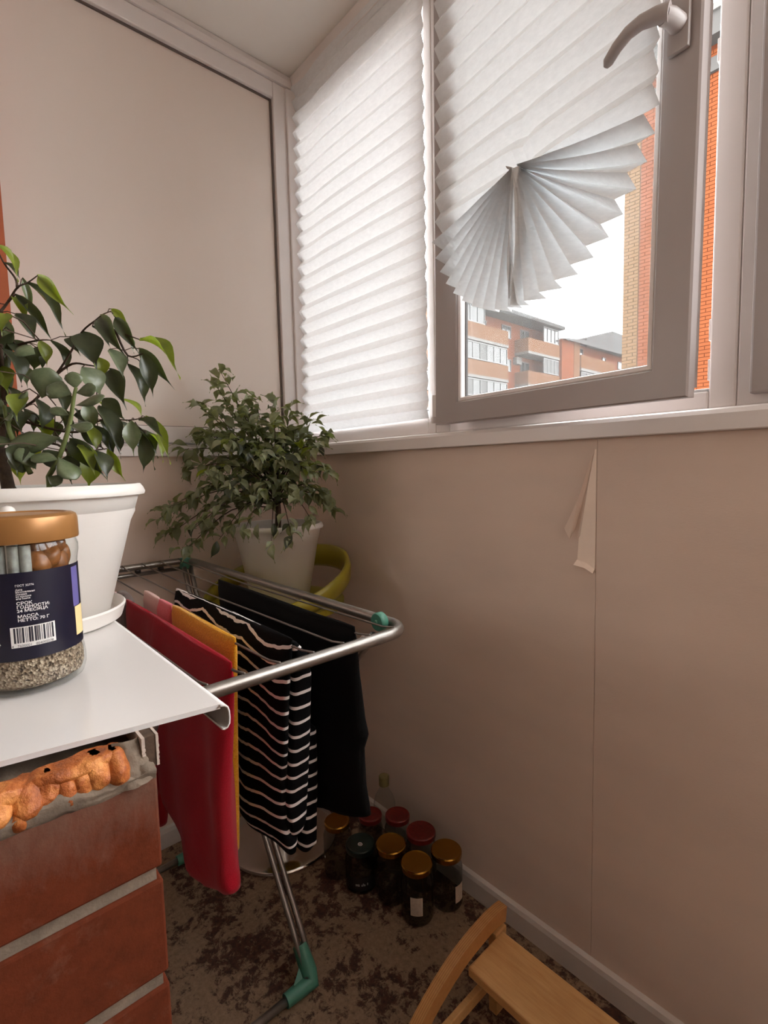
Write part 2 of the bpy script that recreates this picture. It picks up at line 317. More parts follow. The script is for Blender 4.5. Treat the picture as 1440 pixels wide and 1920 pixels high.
W3 = window('window_3', .6155, 1.268, ZB, ZT, 'right window with its sash standing ajar', wl=.045, wr_=.039, hb=.030, ht=.05, glass=False)
# rebate and strikers seen through the gap
MB().bbox(1.222, 1.2288, .05, .078, ZB+.03, ZT-.05, .001).build('seal', M['gasket'], W3)
for z in (1.235, 1.30, 1.735):
    MB().bbox(1.2255, 1.2288, .024, .044, z, z+.035, .001).build('striker_plate', M['pvc'], W3)
MB().bbox(1.16, 1.2285, .024, .045, 1.2172, 1.222, .001).build('striker_plate', M['hard'], W3)
# sash swung in about 8 degrees
th = math.radians(8.5); sg = math.radians(-.75)
su = Vector((math.cos(th)*math.cos(sg), -math.sin(th)*math.cos(sg), math.sin(sg))); sn = Vector((-math.sin(th), -math.cos(th), 0)); sw = Vector((.01294582, -.00193477, .99991433))
SH = Vector((.634, -.005, 1.206))
sash = bpy.data.objects.new('sash', None); COL.objects.link(sash); sash.parent = W3; sash.location = SH - W3.location
sash.rotation_mode = 'QUATERNION'; sash.rotation_quaternion = Matrix((su, -sn, sw)).transposed().to_quaternion()   # local x along, y outward, z up
def sbuild(mb, name, mat, smooth=False, angle=None):
    o = bpy.data.objects.new(name, None)
    ob = mb.build(name, mat, None, smooth=smooth, angle=angle); ob.parent = sash; return ob
SWd, SHt = .606, 1.10
def ringframe(mb, o, w_, prof):
    # mitred frame: o = outer rect, w_ = widths (left, right, bottom, top), prof = (0 outer .. 1 inner, y)
    x0, x1, z0, z1 = o; wl_, wr2, wb_, wt_ = w_; vs = []
    for t, y in prof: vs += [(x0+wl_*t, y, z0+wb_*t), (x1-wr2*t, y, z0+wb_*t), (x1-wr2*t, y, z1-wt_*t), (x0+wl_*t, y, z1-wt_*t)]
    n = len(prof); return mb.add(vs, [(i*4+k, i*4+(k+1) % 4, ((i+1) % n)*4+(k+1) % 4, ((i+1) % n)*4+k) for i in range(n) for k in range(4)])
f = MB(); ringframe(f, (0, SWd, 0, SHt), (.082, .058, .049, .055), [(0, .020), (0, .003), (.05, 0), (.95, 0), (1, .003), (1, .020)])
f.box(.02, .050, .020, .062, .02, SHt-.02).box(SWd-.054, SWd-.016, .020, .062, .02, SHt-.02).box(.078, SWd-.054, .020, .062, .018, .046).box(.078, SWd-.054, .020, .062, SHt-.05, SHt-.018)
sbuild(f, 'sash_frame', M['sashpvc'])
b = MB(); 
b.prism([(.0825, .0), (.0825, .014), (.093, .022), (.093, .0)], 2, .049, SHt-.055) if False else None
ringframe(b, (.0821, SWd-.0581, .0491, SHt-.0551), (.0099, .0099, .0099, .0099), [(0, .022), (0, .0045), (.2, .003), (.85, .004), (1, .0065), (1, .022)])
sbuild(b, 'glazing_bead', M['pvc'])
g = MB(); g.box(.092, .0945, .018, .024, .059, SHt-.065).box(SWd-.0705, SWd-.068, .018, .024, .059, SHt-.065).box(.0945, SWd-.0705, .018, .024, .059, .0615)
sbuild(g, 'gasket', M['gasket'])
sbuild(MB().box(.051, SWd-.055, .026, .031, .047, SHt-.051), 'glass_pane', M['dglass'])
sbuild(MB().box(-.012, .002, .002, .018, .02, .075).box(-.010, -.002, -.004, .004, .005, .02), 'hinge', M['pvc'])
# handle: plate, neck, curved lever
h = MB(); hx, hz = SWd-.030, .538
h.bbox(hx-.016, hx+.016, -.010, -.0002, hz-.038, hz+.038, .004)
h.tube([(hx, -.008, hz), (hx, -.030, hz), (hx-.004, -.042, hz)], [.0135, .0125, .012], 14)
lev = [(hx+.004, -.040, hz), (hx-.012, -.046, hz+.003), (hx-.032, -.050, hz+.006), (hx-.052, -.050, hz+.005), (hx-.072, -.047, hz-.001), (hx-.089, -.043, hz-.010), (hx-.094, -.041, hz-.014)]
h.tube(lev, [.0125, .0115, .0100, .0092, .0088, .0082, .004], 12)
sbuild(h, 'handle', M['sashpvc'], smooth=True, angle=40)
# third window: closed sash further right
W4 = window('window_4', 1.2682, 2.02, ZB, ZT, 'closed window at the right edge of the view', wl=.05, wr_=.05, hb=.05, ht=.05, yf=.022, glass=False)
r = MB(); x0, x1 = 1.290, 2.0
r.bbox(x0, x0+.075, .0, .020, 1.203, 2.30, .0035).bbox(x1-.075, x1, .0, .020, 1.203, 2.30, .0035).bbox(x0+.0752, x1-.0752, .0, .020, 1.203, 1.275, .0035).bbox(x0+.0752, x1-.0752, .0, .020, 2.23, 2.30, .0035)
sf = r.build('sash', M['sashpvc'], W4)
glazing(W4, x0+.07, x1-.07, .030, 1.27, 2.235, M['glass'])
W5 = window('window_5', 2.022, 2.80, ZB, ZT, 'window beyond the right edge'); W6 = window('window_6', 2.802, 3.60, ZB, ZT, 'last window beyond the right edge')
struct(MB().box(3.6, 3.7, -1.26, .12, 0, CZ).build('wall_right_end', M['plast']), 'far end wall of the balcony')
# right end, room shell behind the camera
struct(MB().box(2.05, 3.7, -1.26, YW, 0, CZ).build('wall_near', M['plast']), 'wall beside the balcony door')
struct(MB().box(-1.6, 3.7, -4.3, -4.2, 0, 2.5).build('wall_back', M['ceil']), 'far wall of the room'); struct(MB().box(3.6, 3.7, -4.2, -1.26, 0, 2.5).build('wall_room_right', M['ceil']), 'side wall of the room')
struct(MB().box(-1.6, -1.5, -4.2, -1.26, 0, 2.5).build('wall_room_left', M['ceil']), 'side wall of the room')
struct(MB().box(-1.5, -.12, -1.26, -1.2, 0, 2.5).build('wall_room_front', M['ceil']), 'front wall of the room')
struct(MB().box(-1.6, -.3, -4.2, -1.2, -.12, 0).build('floor', M['floor']), 'floor of the room')
# orange painted masonry reveal at the far end of the opening
struct(MB().box(.0225, .06, -1.24, -.796, 1.187, CZ-.003).build('trim_5', M['orange']), 'orange painted masonry edge at the far left')

# ---- the broken brick wall end under the sill board
WB = struct(MB().box(0.003, 1.055, -1.24, YW-.001, 0.001, .900).build('wall_front', M['plast']), 'low brick wall with a raw broken end')
mo = MB(); mo.box(1.0552, 1.1705, -1.24, YW-.0035, .001, .909)
plab(mo.build('mortar', M['mortar'], WB), 'grey mortar joints')
random.seed(3)
for k in range(12):
    z0 = .0875-.075+.0755*0 + k*.075 - .0065+.003
    z0 = .843 - (11-k)*.075
    off = 0 if k % 2 else .0
    for y1, y0 in ((YW, YW-.250), (YW-.262, YW-.372)):
        j = random.uniform(-.0012, .0012)
        mb = MB(); mb.bbox(1.0565, 1.173+j, y0, y1, z0, z0+.0655, .0018)
        mb.build('brick', M['brick'], WB)
# torn mortar bed and plaster edge on top of the last course
def lumpgrid(name, fn, nu, nv, mat, parent):
    mb = MB(); mb.grid(fn, nu, nv); return mb.build(name, mat, parent, smooth=True, fix=False)
def bed(u, v):
    y = YW-.001 - u*.33; n = noise.noise(Vector((y*38, v*3, 1.7))); n2 = noise.noise(Vector((y*130, v*9, 4)))
    lowz = .9015 - .006*max(0, noise.noise(Vector((y*22, 3, 0)))) + .0035*n2
    if v < .55: t = v/.55; return (1.1738 + .0035*math.sin(t*PI*.5) + .002*n2 - .001*(1-t), y, lowz + t*.012 + .003*n)
    t = (v-.55)/.45; return (1.177 - t*.06 + .004*n2, y, lowz+.012 + .012*t + .006*n)
lb = lumpgrid('mortar_bed', bed, 90, 14, M['mortar'], WB); plab(lb, 'crumbling mortar on the top course')
def skimtop(u, v):
    y = YW-.003 - u*.02; n2 = noise.noise(Vector((u*4, v*8, 4)))
    return (1.1745+.002*n2-.012*v+.004*math.sin(u*PI), y, .905+.026*v+.002*n2)
lumpgrid('mortar_lump', skimtop, 10, 14, M['mortar'], WB)
pe = MB()
for i in range(14):
    z = .9105 + i*.0015
    pe.box(1.125, 1.1712+.0009*noise.noise(Vector((i*1.7, 0, 0))), YW+.0012, YW+.0028+.0007*noise.noise(Vector((i*2.3, 4, 0))), z, z+.00155)
    if i > 5: pe.box(1.125, 1.1712+.0009*noise.noise(Vector((i*1.1, 7, 0))), YW-.0075, YW-.0055+.0007*noise.noise(Vector((i*2.9, 9, 0))), z, z+.00155)
MB().box(1.12, 1.1705, YW-.0053, YW+.0011, .9105, .9312).build('board_core', M['bark'], WB)
plab(pe.build('plaster_edge', M['plast'], WB), 'ragged white plaster edge')
# mounting foam oozing out from under the sill board
fm = bmesh.new()
blobs = [(-.889, .9155, .014, .009, .0150), (-.899, .918, .013, .010, .0120), (-.908, .9155, .012, .008, .0105), (-.9165, .9135, .013, .008, .0115), (-.926, .918, .012, .009, .010), (-.935, .917, .014, .010, .0125), (-.9395, .909, .0125, .0075, .0110), (-.941, .9015, .010, .0045, .0065), (-.949, .918, .013, .010, .011), (-.962, .9165, .014, .014, .012), (-.98, .917, .014, .016, .012), (-1.005, .916, .014, .02, .013), (-1.035, .917, .014, .02, .012), (-1.07, .916, .014, .02, .013), (-1.11, .917, .013, .022, .012), (-.955, .924, .011, .03, .007), (-.91, .925, .010, .03, .007)]
for (y, z, ax, ay, az) in blobs:
    mt = Matrix.Translation((1.164, y, z)) @ Matrix.Diagonal((ax, ay, az, 1))
    bmesh.ops.create_icosphere(fm, subdivisions=4, radius=1, matrix=mt)
for v in fm.verts:
    q = v.co; d = noise.noise(q*85)*.0035 + noise.noise(q*240)*.0011
    v.co = q + (q-Vector((1.16, q.y, .909))).normalized()*d
    if v.co.z > .9295: v.co.z = .9295
me = bpy.data.meshes.new('insulation_foam'); fm.to_mesh(me); fm.free(); me.materials.append(M['foam']); me.polygons.foreach_set('use_smooth', [True]*len(me.polygons))
fo = bpy.data.objects.new('insulation_foam', me); COL.objects.link(fo); fo.parent = WB; plab(fo, 'lumpy orange mounting foam')

# white sill board lying on the wall: thin sheet with a turned-down nose along the balcony side
sb = thing('window_sill', (.6, -1.0, .93), 'glossy white window sill board lying on the broken brick wall', 'window sill')
bd = MB(); bd.prism([(.02, -1.26), (1.085, -1.26), (1.146, -.944), (1.167, -.820), (.02, -.820)], 2, .9315, .935); bd.build('board', M['sill'], sb)
ns = MB()
NP = [(-.8205, .9349), (-.8175, .9344), (-.8150, .9325), (-.8140, .929), (-.8138, .924), (-.8142, .9195), (-.8160, .9168), (-.8185, .9160), (-.8205, .9168)]
def nose(u, v):
    y, z = NP[round(v*8)]; return (.02+u*(1.1695-.02) , y, z)
ns.grid(nose, 1, 8)
no = ns.build('nose', [M['sill'], M['sillback']], sb, smooth=True, fix=False); sm = no.modifiers.new('thick', 'SOLIDIFY'); sm.thickness = .0012; sm.offset = -1; sm.material_offset = 1

# ================================================================== PLANTS
FICUS= [(7711,-8880,13647,7888,-8683,13231,100,1),(7638,-8803,13476,7696,-8658,13282,93,0),(7946,-8669,13248,7940,-8595,12880,85,2),(8133,-8653,13146,8304,-8339,12603,146,0),(8348,-8589,13180,8555,-8307,12754,139,1),(7897,-8747,13061,8080,-8422,12574,123,0),(7753,-8724,13088,8032,-8662,12732,146,1),(8058,-8782,12803,8253,-8624,12442,185,0),(7809,-8876,12830,7731,-8817,12475,146,2),(8252,-8602,12505,8276,-8547,12221,146,1),(8190,-8487,12535,8200,-8350,12161,146,0),(8422,-8216,12621,8683,-8145,12208,316,0),(8772,-8186,12611,8935,-8049,12370,123,0),(8691,-8077,12766,9012,-7896,12228,177,0),(8630,-7950,12872,8755,-7812,12706,93,1),(8660,-7927,12785,8848,-7741,12352,146,0),(8992,-7775,12488,9456,-7529,11996,146,1),(8732,-7710,12447,9091,-7487,12005,146,0),(8771,-8036,12388,8975,-7947,12042,193,2),(8786,-7856,12248,8810,-7709,11773,177,0),(9025,-7758,12333,9055,-7669,11861,185,0),(8518,-7978,12223,8774,-7900,11746,216,0),(8611,-8102,11862,8725,-7879,11598,185,0),(8719,-8174,11761,9058,-8018,11243,216,0),(9104,-7947,11586,9103,-7946,11196,177,2),(9030,-7847,11597,9349,-7684,11346,131,0),(8947,-7753,11647,9336,-7593,11180,131,1),(8945,-7778,11467,8854,-7779,10997,177,0),(8844,-7710,11476,9064,-7635,11118,146,1),(8805,-8487,11390,9157,-8268,10992,193,0),(8605,-8339,11481,8650,-8105,11274,131,0),(8943,-8166,11284,8979,-8010,10925,116,1),(8689,-8278,11218,8766,-8331,10851,231,1),(8857,-8332,12144,8871,-8156,11836,278,2),(8257,-8679,11861,8293,-8671,11477,208,0),(8772,-8291,11800,8786,-8242,11464,162,2),(8189,-8298,12602,8378,-8244,12371,154,0),(8526,-8235,11568,8557,-8047,11270,139,0),(8472,-8106,11641,8572,-7967,11205,123,0),(8829,-8084,11504,8778,-7974,11230,93,0),(8135,-8929,12392,8147,-8797,11987,231,0),(7901,-8809,12544,8099,-8706,12308,185,0),(7944,-8907,12823,7948,-9003,12507,170,0),(7771,-8943,12643,7980,-8897,12304,185,2),(7879,-9026,12457,8069,-9020,12052,200,0),(7973,-8951,12224,8206,-8921,11894,216,1),(7863,-8707,12269,7967,-8711,12002,139,2),(7766,-9019,12095,7811,-8974,11704,231,0),(7746,-8869,12033,8023,-8816,11708,170,0),(7958,-8569,12506,7880,-8620,12197,185,0),(7897,-8646,12444,7899,-8738,12260,170,0),(7855,-8780,11774,7906,-8847,11450,200,0),(8023,-8773,11773,8000,-8698,11480,154,0),(8272,-8312,11775,8355,-8259,11533,216,0),(8295,-8290,11743,8493,-8173,11557,185,0),(8794,-8522,11214,8855,-8503,10904,216,0),(7970,-9001,11871,7839,-9101,11541,185,0),(7792,-9084,12766,7926,-9180,12353,185,0),(7661,-9025,12960,7457,-9083,12687,154,1),(7763,-9175,12307,7900,-9282,11903,185,0),(7803,-9181,11923,7662,-9268,11625,185,0),(8063,-8502,12118,8085,-8353,11921,139,0),(8463,-7863,12188,8654,-7904,11840,123,0),(8551,-8108,12334,8533,-8032,12113,170,1),(8779,-7682,12254,8843,-7686,12118,93,2),(8617,-7817,12611,8688,-7729,12421,93,2),(8018,-8519,12376,8165,-8592,12187,93,0),(7609,-8972,12422,7828,-8956,12169,170,0),(7966,-8435,12074,8200,-8358,11716,185,0),(7661,-8837,11612,7470,-8893,11309,185,0),(7662,-9024,11557,7746,-9104,11234,185,0)]
BRANCH= [[(8039,-9025,11071),(7880,-8943,11699),(7979,-8934,12300),(7944,-8907,12823)],[(7944,-8907,12823),(7849,-8812,12985),(7909,-8724,13139),(8133,-8653,13146),(8353,-8583,13180)],[(7849,-8812,12985),(7897,-8747,13061)],[(7909,-8724,13139),(7738,-8715,13289),(7638,-8803,13476),(7711,-8880,13647)],[(7880,-8943,11699),(8093,-8685,11849),(8246,-8475,12141),(8340,-8340,12373),(8422,-8216,12621),(8657,-8121,12714),(8706,-8059,12774),(8766,-7987,12810)],[(8246,-8475,12141),(8366,-8325,12262),(8493,-8185,12242),(8518,-7978,12223)],[(8657,-8121,12714),(8673,-7933,12628),(8992,-7775,12488)],[(8673,-7933,12628),(8782,-7849,12342),(9025,-7758,12333)],[(7880,-8943,11699),(8202,-8601,11548),(8584,-8362,11482),(8628,-8113,11627),(8958,-7927,11599),(9090,-7775,11633)],[(7878,-8995,11308),(8384,-8601,11366),(8714,-8429,11232),(8873,-8246,11271),(8943,-8166,11284)],[(7979,-8934,12300),(7936,-8779,12481),(8252,-8602,12505),(8190,-8487,12535)],[(8958,-7927,11599),(8961,-7761,11467)]]
JADE= [(8963,-8426,11897,8936,-8436,12056,160),(8965,-8429,11854,9103,-8270,11893,138),(9106,-8471,11708,9299,-8248,11765,145),(8942,-8457,11841,8785,-8625,11903,218),(8933,-8495,11626,8810,-8625,11680,131),(9078,-8528,11513,9230,-8363,11466,145),(8887,-8576,11398,8583,-8928,11307,247),(8588,-8676,11823,8623,-8599,12116,290),(9020,-8638,11164,8859,-8815,11184,218),(9018,-8636,11192,9133,-8537,10964,218),(8874,-8813,11071,8752,-8926,11258,203),(8581,-8925,11351,8624,-8914,11062,203),(8561,-8945,11366,8408,-9118,11356,145),(8513,-8973,11568,8634,-8801,11851,87),(8487,-8984,11713,8369,-9109,11774,174),(8633,-9017,11584,8693,-8947,11610,87),(8667,-8711,12266,8549,-8837,12313,203),(8375,-8924,11742,8321,-8997,11656,160),(8953,-8734,10998,9050,-8635,10925,131),(8743,-8574,11260,8650,-8693,11146,218)]
JADESTEM= [[(8820,-8703,10998),(8886,-8601,11211),(8938,-8502,11525),(8954,-8450,11797),(8965,-8422,11912)],[(8693,-8840,11031),(8561,-8945,11366),(8503,-8984,11569),(8476,-8992,11742)],[(8561,-8945,11366),(8513,-8973,11568),(8597,-8847,11809)]]
LD = {}
def leafmesh(kind, mat, nl=7):
    # unit leaf along +x, blade across y, arching down with a drip tip
    key = (kind, mat.name)
    if key in LD: return LD[key]
    mb = MB()
    def fn(u, v):
        if kind < 3:
            wv = (math.sin(PI*(u/.84)**.92)*.5 if u < .84 else 0); wv = max(wv, .5*.16*(1-u)/.3 if u > .6 else 0); wv = max(wv, .012)
            arch = [.10, .18, .03][kind]*math.sin(u*PI*.9) - [.10, .02, .2][kind]*u*u
            s = v*2-1; side = [0, .03, -.02][kind]*math.sin(u*PI*2)
            return (u, s*wv + side, arch + abs(s)*wv*.30 + (.03*math.sin(u*9+s*2) if abs(s) > .5 else 0))
    if kind < 3:
        mb.grid(fn, nl, 2)
    else:   # jade: thick obovate
        bm = bmesh.new(); bmesh.ops.create_uvsphere(bm, u_segments=10, v_segments=7, radius=.5)
        for q in bm.verts:
            x = q.co.z + .5; r = math.hypot(q.co.x, q.co.y); a = math.atan2(q.co.y, q.co.x); wv = math.sin(PI*min(1, max(0, x))**1.5)**.75*.5
            q.co = Vector((x, math.cos(a)*wv*(1 if r > 0 else 0), math.sin(a)*wv*.20 + .10*x*x))
        bm.verts.index_update(); mb.add([q.co.copy() for q in bm.verts], [tuple(q.index for q in p.verts) for p in bm.faces]); bm.free()
    me = bpy.data.meshes.new('leaf'); me.from_pydata(mb.v, [], mb.f); me.materials.append(mat); me.polygons.foreach_set('use_smooth', [True]*len(me.polygons))
    LD[key] = me; return me
def leafmat4(b, t, wd, hint, curve=1):
    x = (t-b); L = x.length; x /= L; z = (hint - x*hint.dot(x)).normalized(); y = z.cross(x)
    return Matrix(((x.x*L, y.x*wd, z.x*L, b.x), (x.y*L, y.y*wd, z.y*L, b.y), (x.z*L, y.z*wd, z.z*L, b.z), (0, 0, 0, 1)))
def leaf(parent, me, b, t, wd, hint, name='leaf'):
    o = bpy.data.objects.new(name, me); COL.objects.link(o); o.parent = parent
    mt = leafmat4(b - parent_origin(parent), t - parent_origin(parent), wd, hint)
    o.matrix_basis = mt; return o
CAMP = Vector((1.5, -.96, 1.1))
def pot_body(parent, c, rb, rt, h, lip, rimh, n=64):
    x, y, z = c; mb = MB()
    mb.lathe([(0, 0), (rb-.004, 0), (rb, .003), (rb+(rt-rb)*.80, h*.80), (rb+(rt-rb)*.805+.0015, h*.805), (rt-.001, h-rimh), (rt+lip, h-rimh), (rt+lip+.001, h-rimh+.003), (rt+lip-.001, h-.004), (rt+lip-.004, h), (rt-.002, h), (rt-.004, h-.003), (rt-.006, h-rimh-.02), (rb+(rt-rb)*.6-.004, h*.6), (0, h*.6)], c, n)
    return mb.build('pot', M['pot'], parent, smooth=True, angle=50)

# ---- large ficus with a jade plant in the same white pot, in a saucer on the sill board
PC = Vector((.842, -.884, .9352))
sc = MB(); sc.lathe([(0, .0), (.076, 0), (.082, .003), (.0865, .017), (.085, .019), (.0825, .017), (.078, .0065), (0, .006)], PC, 56)
tag(sc.build('plant_saucer', M['pot'], None, smooth=True, angle=45), 'round white plastic saucer under the large plant pot on the sill', 'saucer')
P1 = thing('potted_ficus', PC+Vector((0, 0, .0065)), 'large white pot with long leaved weeping ficus and jade plant on the sill board', 'potted plant')
pot_body(P1, PC+Vector((0, 0, .0065)), .070, .1085, .148, .005, .012)
so = MB(); so.lathe([(.0, .132), (.06, .134), (.098, .131)], PC, 40); so.build('soil', M['soil'], P1)
T = lambda a: Vector((a[0]/1e4, a[1]/1e4, a[2]/1e4))
def smooth_path(p, k=4):
    out = []; n = len(p)
    for i in range(n-1):
        p0, p1, p2, p3 = p[max(0, i-1)], p[i], p[i+1], p[min(n-1, i+2)]
        for j in range(k):
            t = j/k; out.append(.5*((2*p1)+(p2-p0)*t+(2*p0-5*p1+4*p2-p3)*t*t+(3*p1-p0-3*p2+p3)*t**3))
    out.append(p[-1]); return out
for i, br in enumerate(BRANCH):
    pts = [T(a) for a in br]
    if i == 0: pts = [Vector((PC.x+.0, PC.y+.0, 1.066))] + pts
    q = smooth_path(pts); n = len(q); r0 = .0045 if i == 0 else .0016
    MB().tube(q, [r0*(1-.65*k/(n-1)) for k in range(n)], 7).build('trunk' if i == 0 else 'branch', M['bark'], P1, smooth=True)
MB().tube([(PC.x-.02, PC.y-.015, 1.066), (PC.x-.016, PC.y-.016, 1.09), (PC.x-.012, PC.y-.02, 1.13)], [.008, .0065, .005], 9).build('trunk', M['bark'], P1, smooth=True)
lm = [M['leafd'], M['leafb'], M['leafp']]
pet = MB()
bpts = [q for br in BRANCH for q in smooth_path([T(a) for a in br], 4)]
for i, a in enumerate(FICUS):
    b, t = T(a[:3]), T(a[3:6]); wd = a[6]/1e4; c = a[7]
    hint = ((CAMP-b).normalized()*random.uniform(.5, 1.1) + Vector((random.uniform(-.45, .45), random.uniform(-.45, .45), .55)))
    leaf(P1, leafmesh(i % 3, lm[c], 10), b, t, wd*1.02, hint)
    near = min(bpts, key=lambda q: (q-b).length)
    if (near-b).length > .001: pet.tube([near, (near+b)/2+Vector((0, 0, .002)), b], .0006, 4)
# hidden side of the crown: leaves behind and left of the trunk
random.seed(21)
for i in range(110):
    an = random.uniform(.2, 6.0); rr = random.uniform(.02, .12); z = random.uniform(1.12, 1.30)-rr*.3
    b = Vector((PC.x-.015+math.cos(an)*rr*.8, PC.y+.01+math.sin(an)*rr, z))
    if b.y > -.875 and z > 1.19: continue
    dr = Vector((math.cos(an)*.5, math.sin(an)*.5, -random.uniform(.5, 1.1))).normalized()
    t = b + dr*random.uniform(.03, .045)
    if t.z < 1.09: continue
    leaf(P1, leafmesh(i % 3, random.choice([lm[0], lm[0], lm[1]]), 7), b, t, random.uniform(.014, .021), Vector((dr.x*.6, dr.y*.6, .8))+Vector((.3, 0, .2)))
    near = min(bpts, key=lambda q: (q-b).length); pet.tube([near, (near+b)/2+Vector((0, 0, .006)), b], .0007, 4)
pet.build('leaf_stalks', M['bark'], P1)['kind'] = 'stuff'
for br in JADESTEM:
    q = smooth_path([T(a) for a in br]); n = len(q)
    if q[0].z < 1.1: q = [Vector((q[0].x, q[0].y, 1.064))]+q; n += 1
    MB().tube(q, [.0027*(1-.4*k/(n-1)) for k in range(n)], 8).build('jade_stem', M['stemg'], P1, smooth=True)
for a in JADE:
    b, t = T(a[:3]), T(a[3:6])
    leaf(P1, leafmesh(3, M['jade']), b, b+(t-b)*1.1, a[6]/1e4*1.15, (CAMP-b).normalized()*random.uniform(.4, 1.2) + Vector((0, random.uniform(-.3, .3), random.uniform(.3, .9))), 'jade_leaf')

# ---- bushy small-leaved ficus on the bar stool in the corner
SC = Vector((.205, -.245, 0))
P2C = Vector((.232, -.232, .7235))
P2 = thing('potted_ficus', P2C, 'bushy small leaved ficus in a white pot standing on the yellow stool', 'potted plant')
pot_body(P2, P2C, .080, .122, .228, .006, .014)
so = MB(); so.lathe([(.0, .207), (.06, .209), (.112, .204)], P2C, 36); so.build('soil', M['soil'], P2)
random.seed(8)
top = P2C + Vector((0, 0, .205))
MB().tube([top, top+Vector((.004, .002, .06)), top+Vector((-.004, 0, .16)), top+Vector((-.012, -.004, .25))], [.009, .008, .006, .0035], 9).build('trunk', M['bark'], P2, smooth=True)
R0 = Vector((.667, .745, 0)); F0 = Vector((-.744, .663, 0))
tips = []
# sprays: (right, forward, up) of the tip relative to the soil centre, start height
spr = [(-.20, -.03, .36, .22), (-.155, .0, .41, .2), (-.135, -.02, .445, .22), (-.05, .0, .375, .2), (.0, .02, .36, .2), (.05, .0, .34, .18), (.10, .03, .31, .18), (.15, .02, .27, .16), (.135, -.06, .235, .15), (.145, -.02, .17, .12), (.15, .0, .09, .10), (.15, .03, .05, .1), (-.31, -.06, .05, .12), (-.27, -.10, .08, .13), (-.22, -.08, .11, .14), (-.19, -.12, .03, .1), (-.12, -.15, .0, .1), (-.05, -.17, .02, .1), (.02, -.18, -.01, .1), (.07, -.17, .0, .1), (.12, -.12, .03, .1), (-.26, .02, .24, .15), (-.22, .03, .29, .17), (-.18, -.08, .27, .16), (-.10, -.12, .25, .16), (-.02, -.15, .21, .15), (.05, -.13, .20, .15), (.11, -.1, .17, .13), (-.15, -.13, .17, .13), (-.08, -.17, .13, .12), (0, -.17, .11, .12), (.08, -.15, .10, .12), (-.24, -.02, .18, .14), (-.10, .04, .33, .19), (.04, .06, .28, .18), (-.06, -.06, .32, .18), (.02, -.08, .30, .18), (-.30, -.03, .0, .1), (-.22, -.12, -.03, .09), (-.14, -.06, .33, .18), (.09, .05, .24, .15), (-.2, .05, .2, .15), (-.12, .1, .1, .1), (.02, .1, .12, .12)]
leaves = []
brm = MB()
def cl(p): return Vector((max(.022, p.x), min(-.022, p.y), p.z))
for (r, f_, u, h0) in spr:
    tip = cl(top + R0*r + F0*f_ + Vector((0, 0, u))); st = top + Vector((0, 0, h0*.75))
    mid = cl((st+tip)/2 + Vector((0, 0, .05 if u < .3 else .0))); q = smooth_path([st, mid, tip], 6); n = len(q)
    brm.tube(q, [.0024*(1-.75*k/(n-1)) for k in range(n)], 5)
    for k in range(3, n):
        for s in range(3 if k > 5 else 2):
            b = q[k] + Vector((random.uniform(-.012, .012), random.uniform(-.012, .012), random.uniform(-.006, .010)))
            d = (q[k]-q[k-1]).normalized()*.5 + Vector((random.uniform(-.8, .8), random.uniform(-.8, .8), random.uniform(-.95, .15)))
            L = random.uniform(.034, .054); t = b + d.normalized()*L
            if t.x < .014 or t.y > -.014 or b.x < .012 or b.y > -.012: continue
            if t.z < top.z+.026 and (Vector((t.x-P2C.x, t.y-P2C.y, 0))).length < .132: continue
            if t.z < top.z+.075 and 0 < math.hypot(t.x-P2C.x, t.y-P2C.y) < .23 and ((t.x-P2C.x)*.87-(t.y-P2C.y)*.5)/math.hypot(t.x-P2C.x, t.y-P2C.y) > .45 and random.random() < .72: continue
            leaves.append((b, t, L*random.uniform(.40, .54)))
brm.build('branches', M['bark'], P2, smooth=True)['kind'] = 'stuff'
# a few stray drooping leaves over the pot rim
for a in (-2.3, -1.9, -1.5, -1.2, -.9, -.6, -.3, -2.7):
    d = Vector((math.cos(a+.0), math.sin(a), 0)); b = P2C + d*.134 + Vector((0, 0, .236)); leaves.append((b, b + d*.012 + Vector((.0, 0, -.042)), .019)); leaves.append((b+Vector((.02, -.01, .008)), b+Vector((.028, -.018, -.032)), .017))
leaves.sort(key=lambda q: (q[0]-CAMP).length)
rest = MB()
for i, (b, t, wd) in enumerate(leaves):
    mt = random.choice([M['leafs'], M['leafs'], M['leafs'], M['leafd'], M['leafb'] if b.z > 1.1 and random.random() < .6 else M['leafs']]); hint = Vector((random.uniform(-.5, .9), random.uniform(-.9, .5), 1))
    me = leafmesh(i % 3, mt, 6)
    if i < 300: leaf(P2, me, b, t, wd, hint)
    else:
        mx = leafmat4(b, t, wd, hint); k = rest; k.add([mx @ v.co for v in me.vertices], [tuple(p.vertices) for p in me.polygons])
if rest.v: rest.build('foliage', M['leafs'], P2, smooth=True, fix=False)['kind'] = 'stuff'

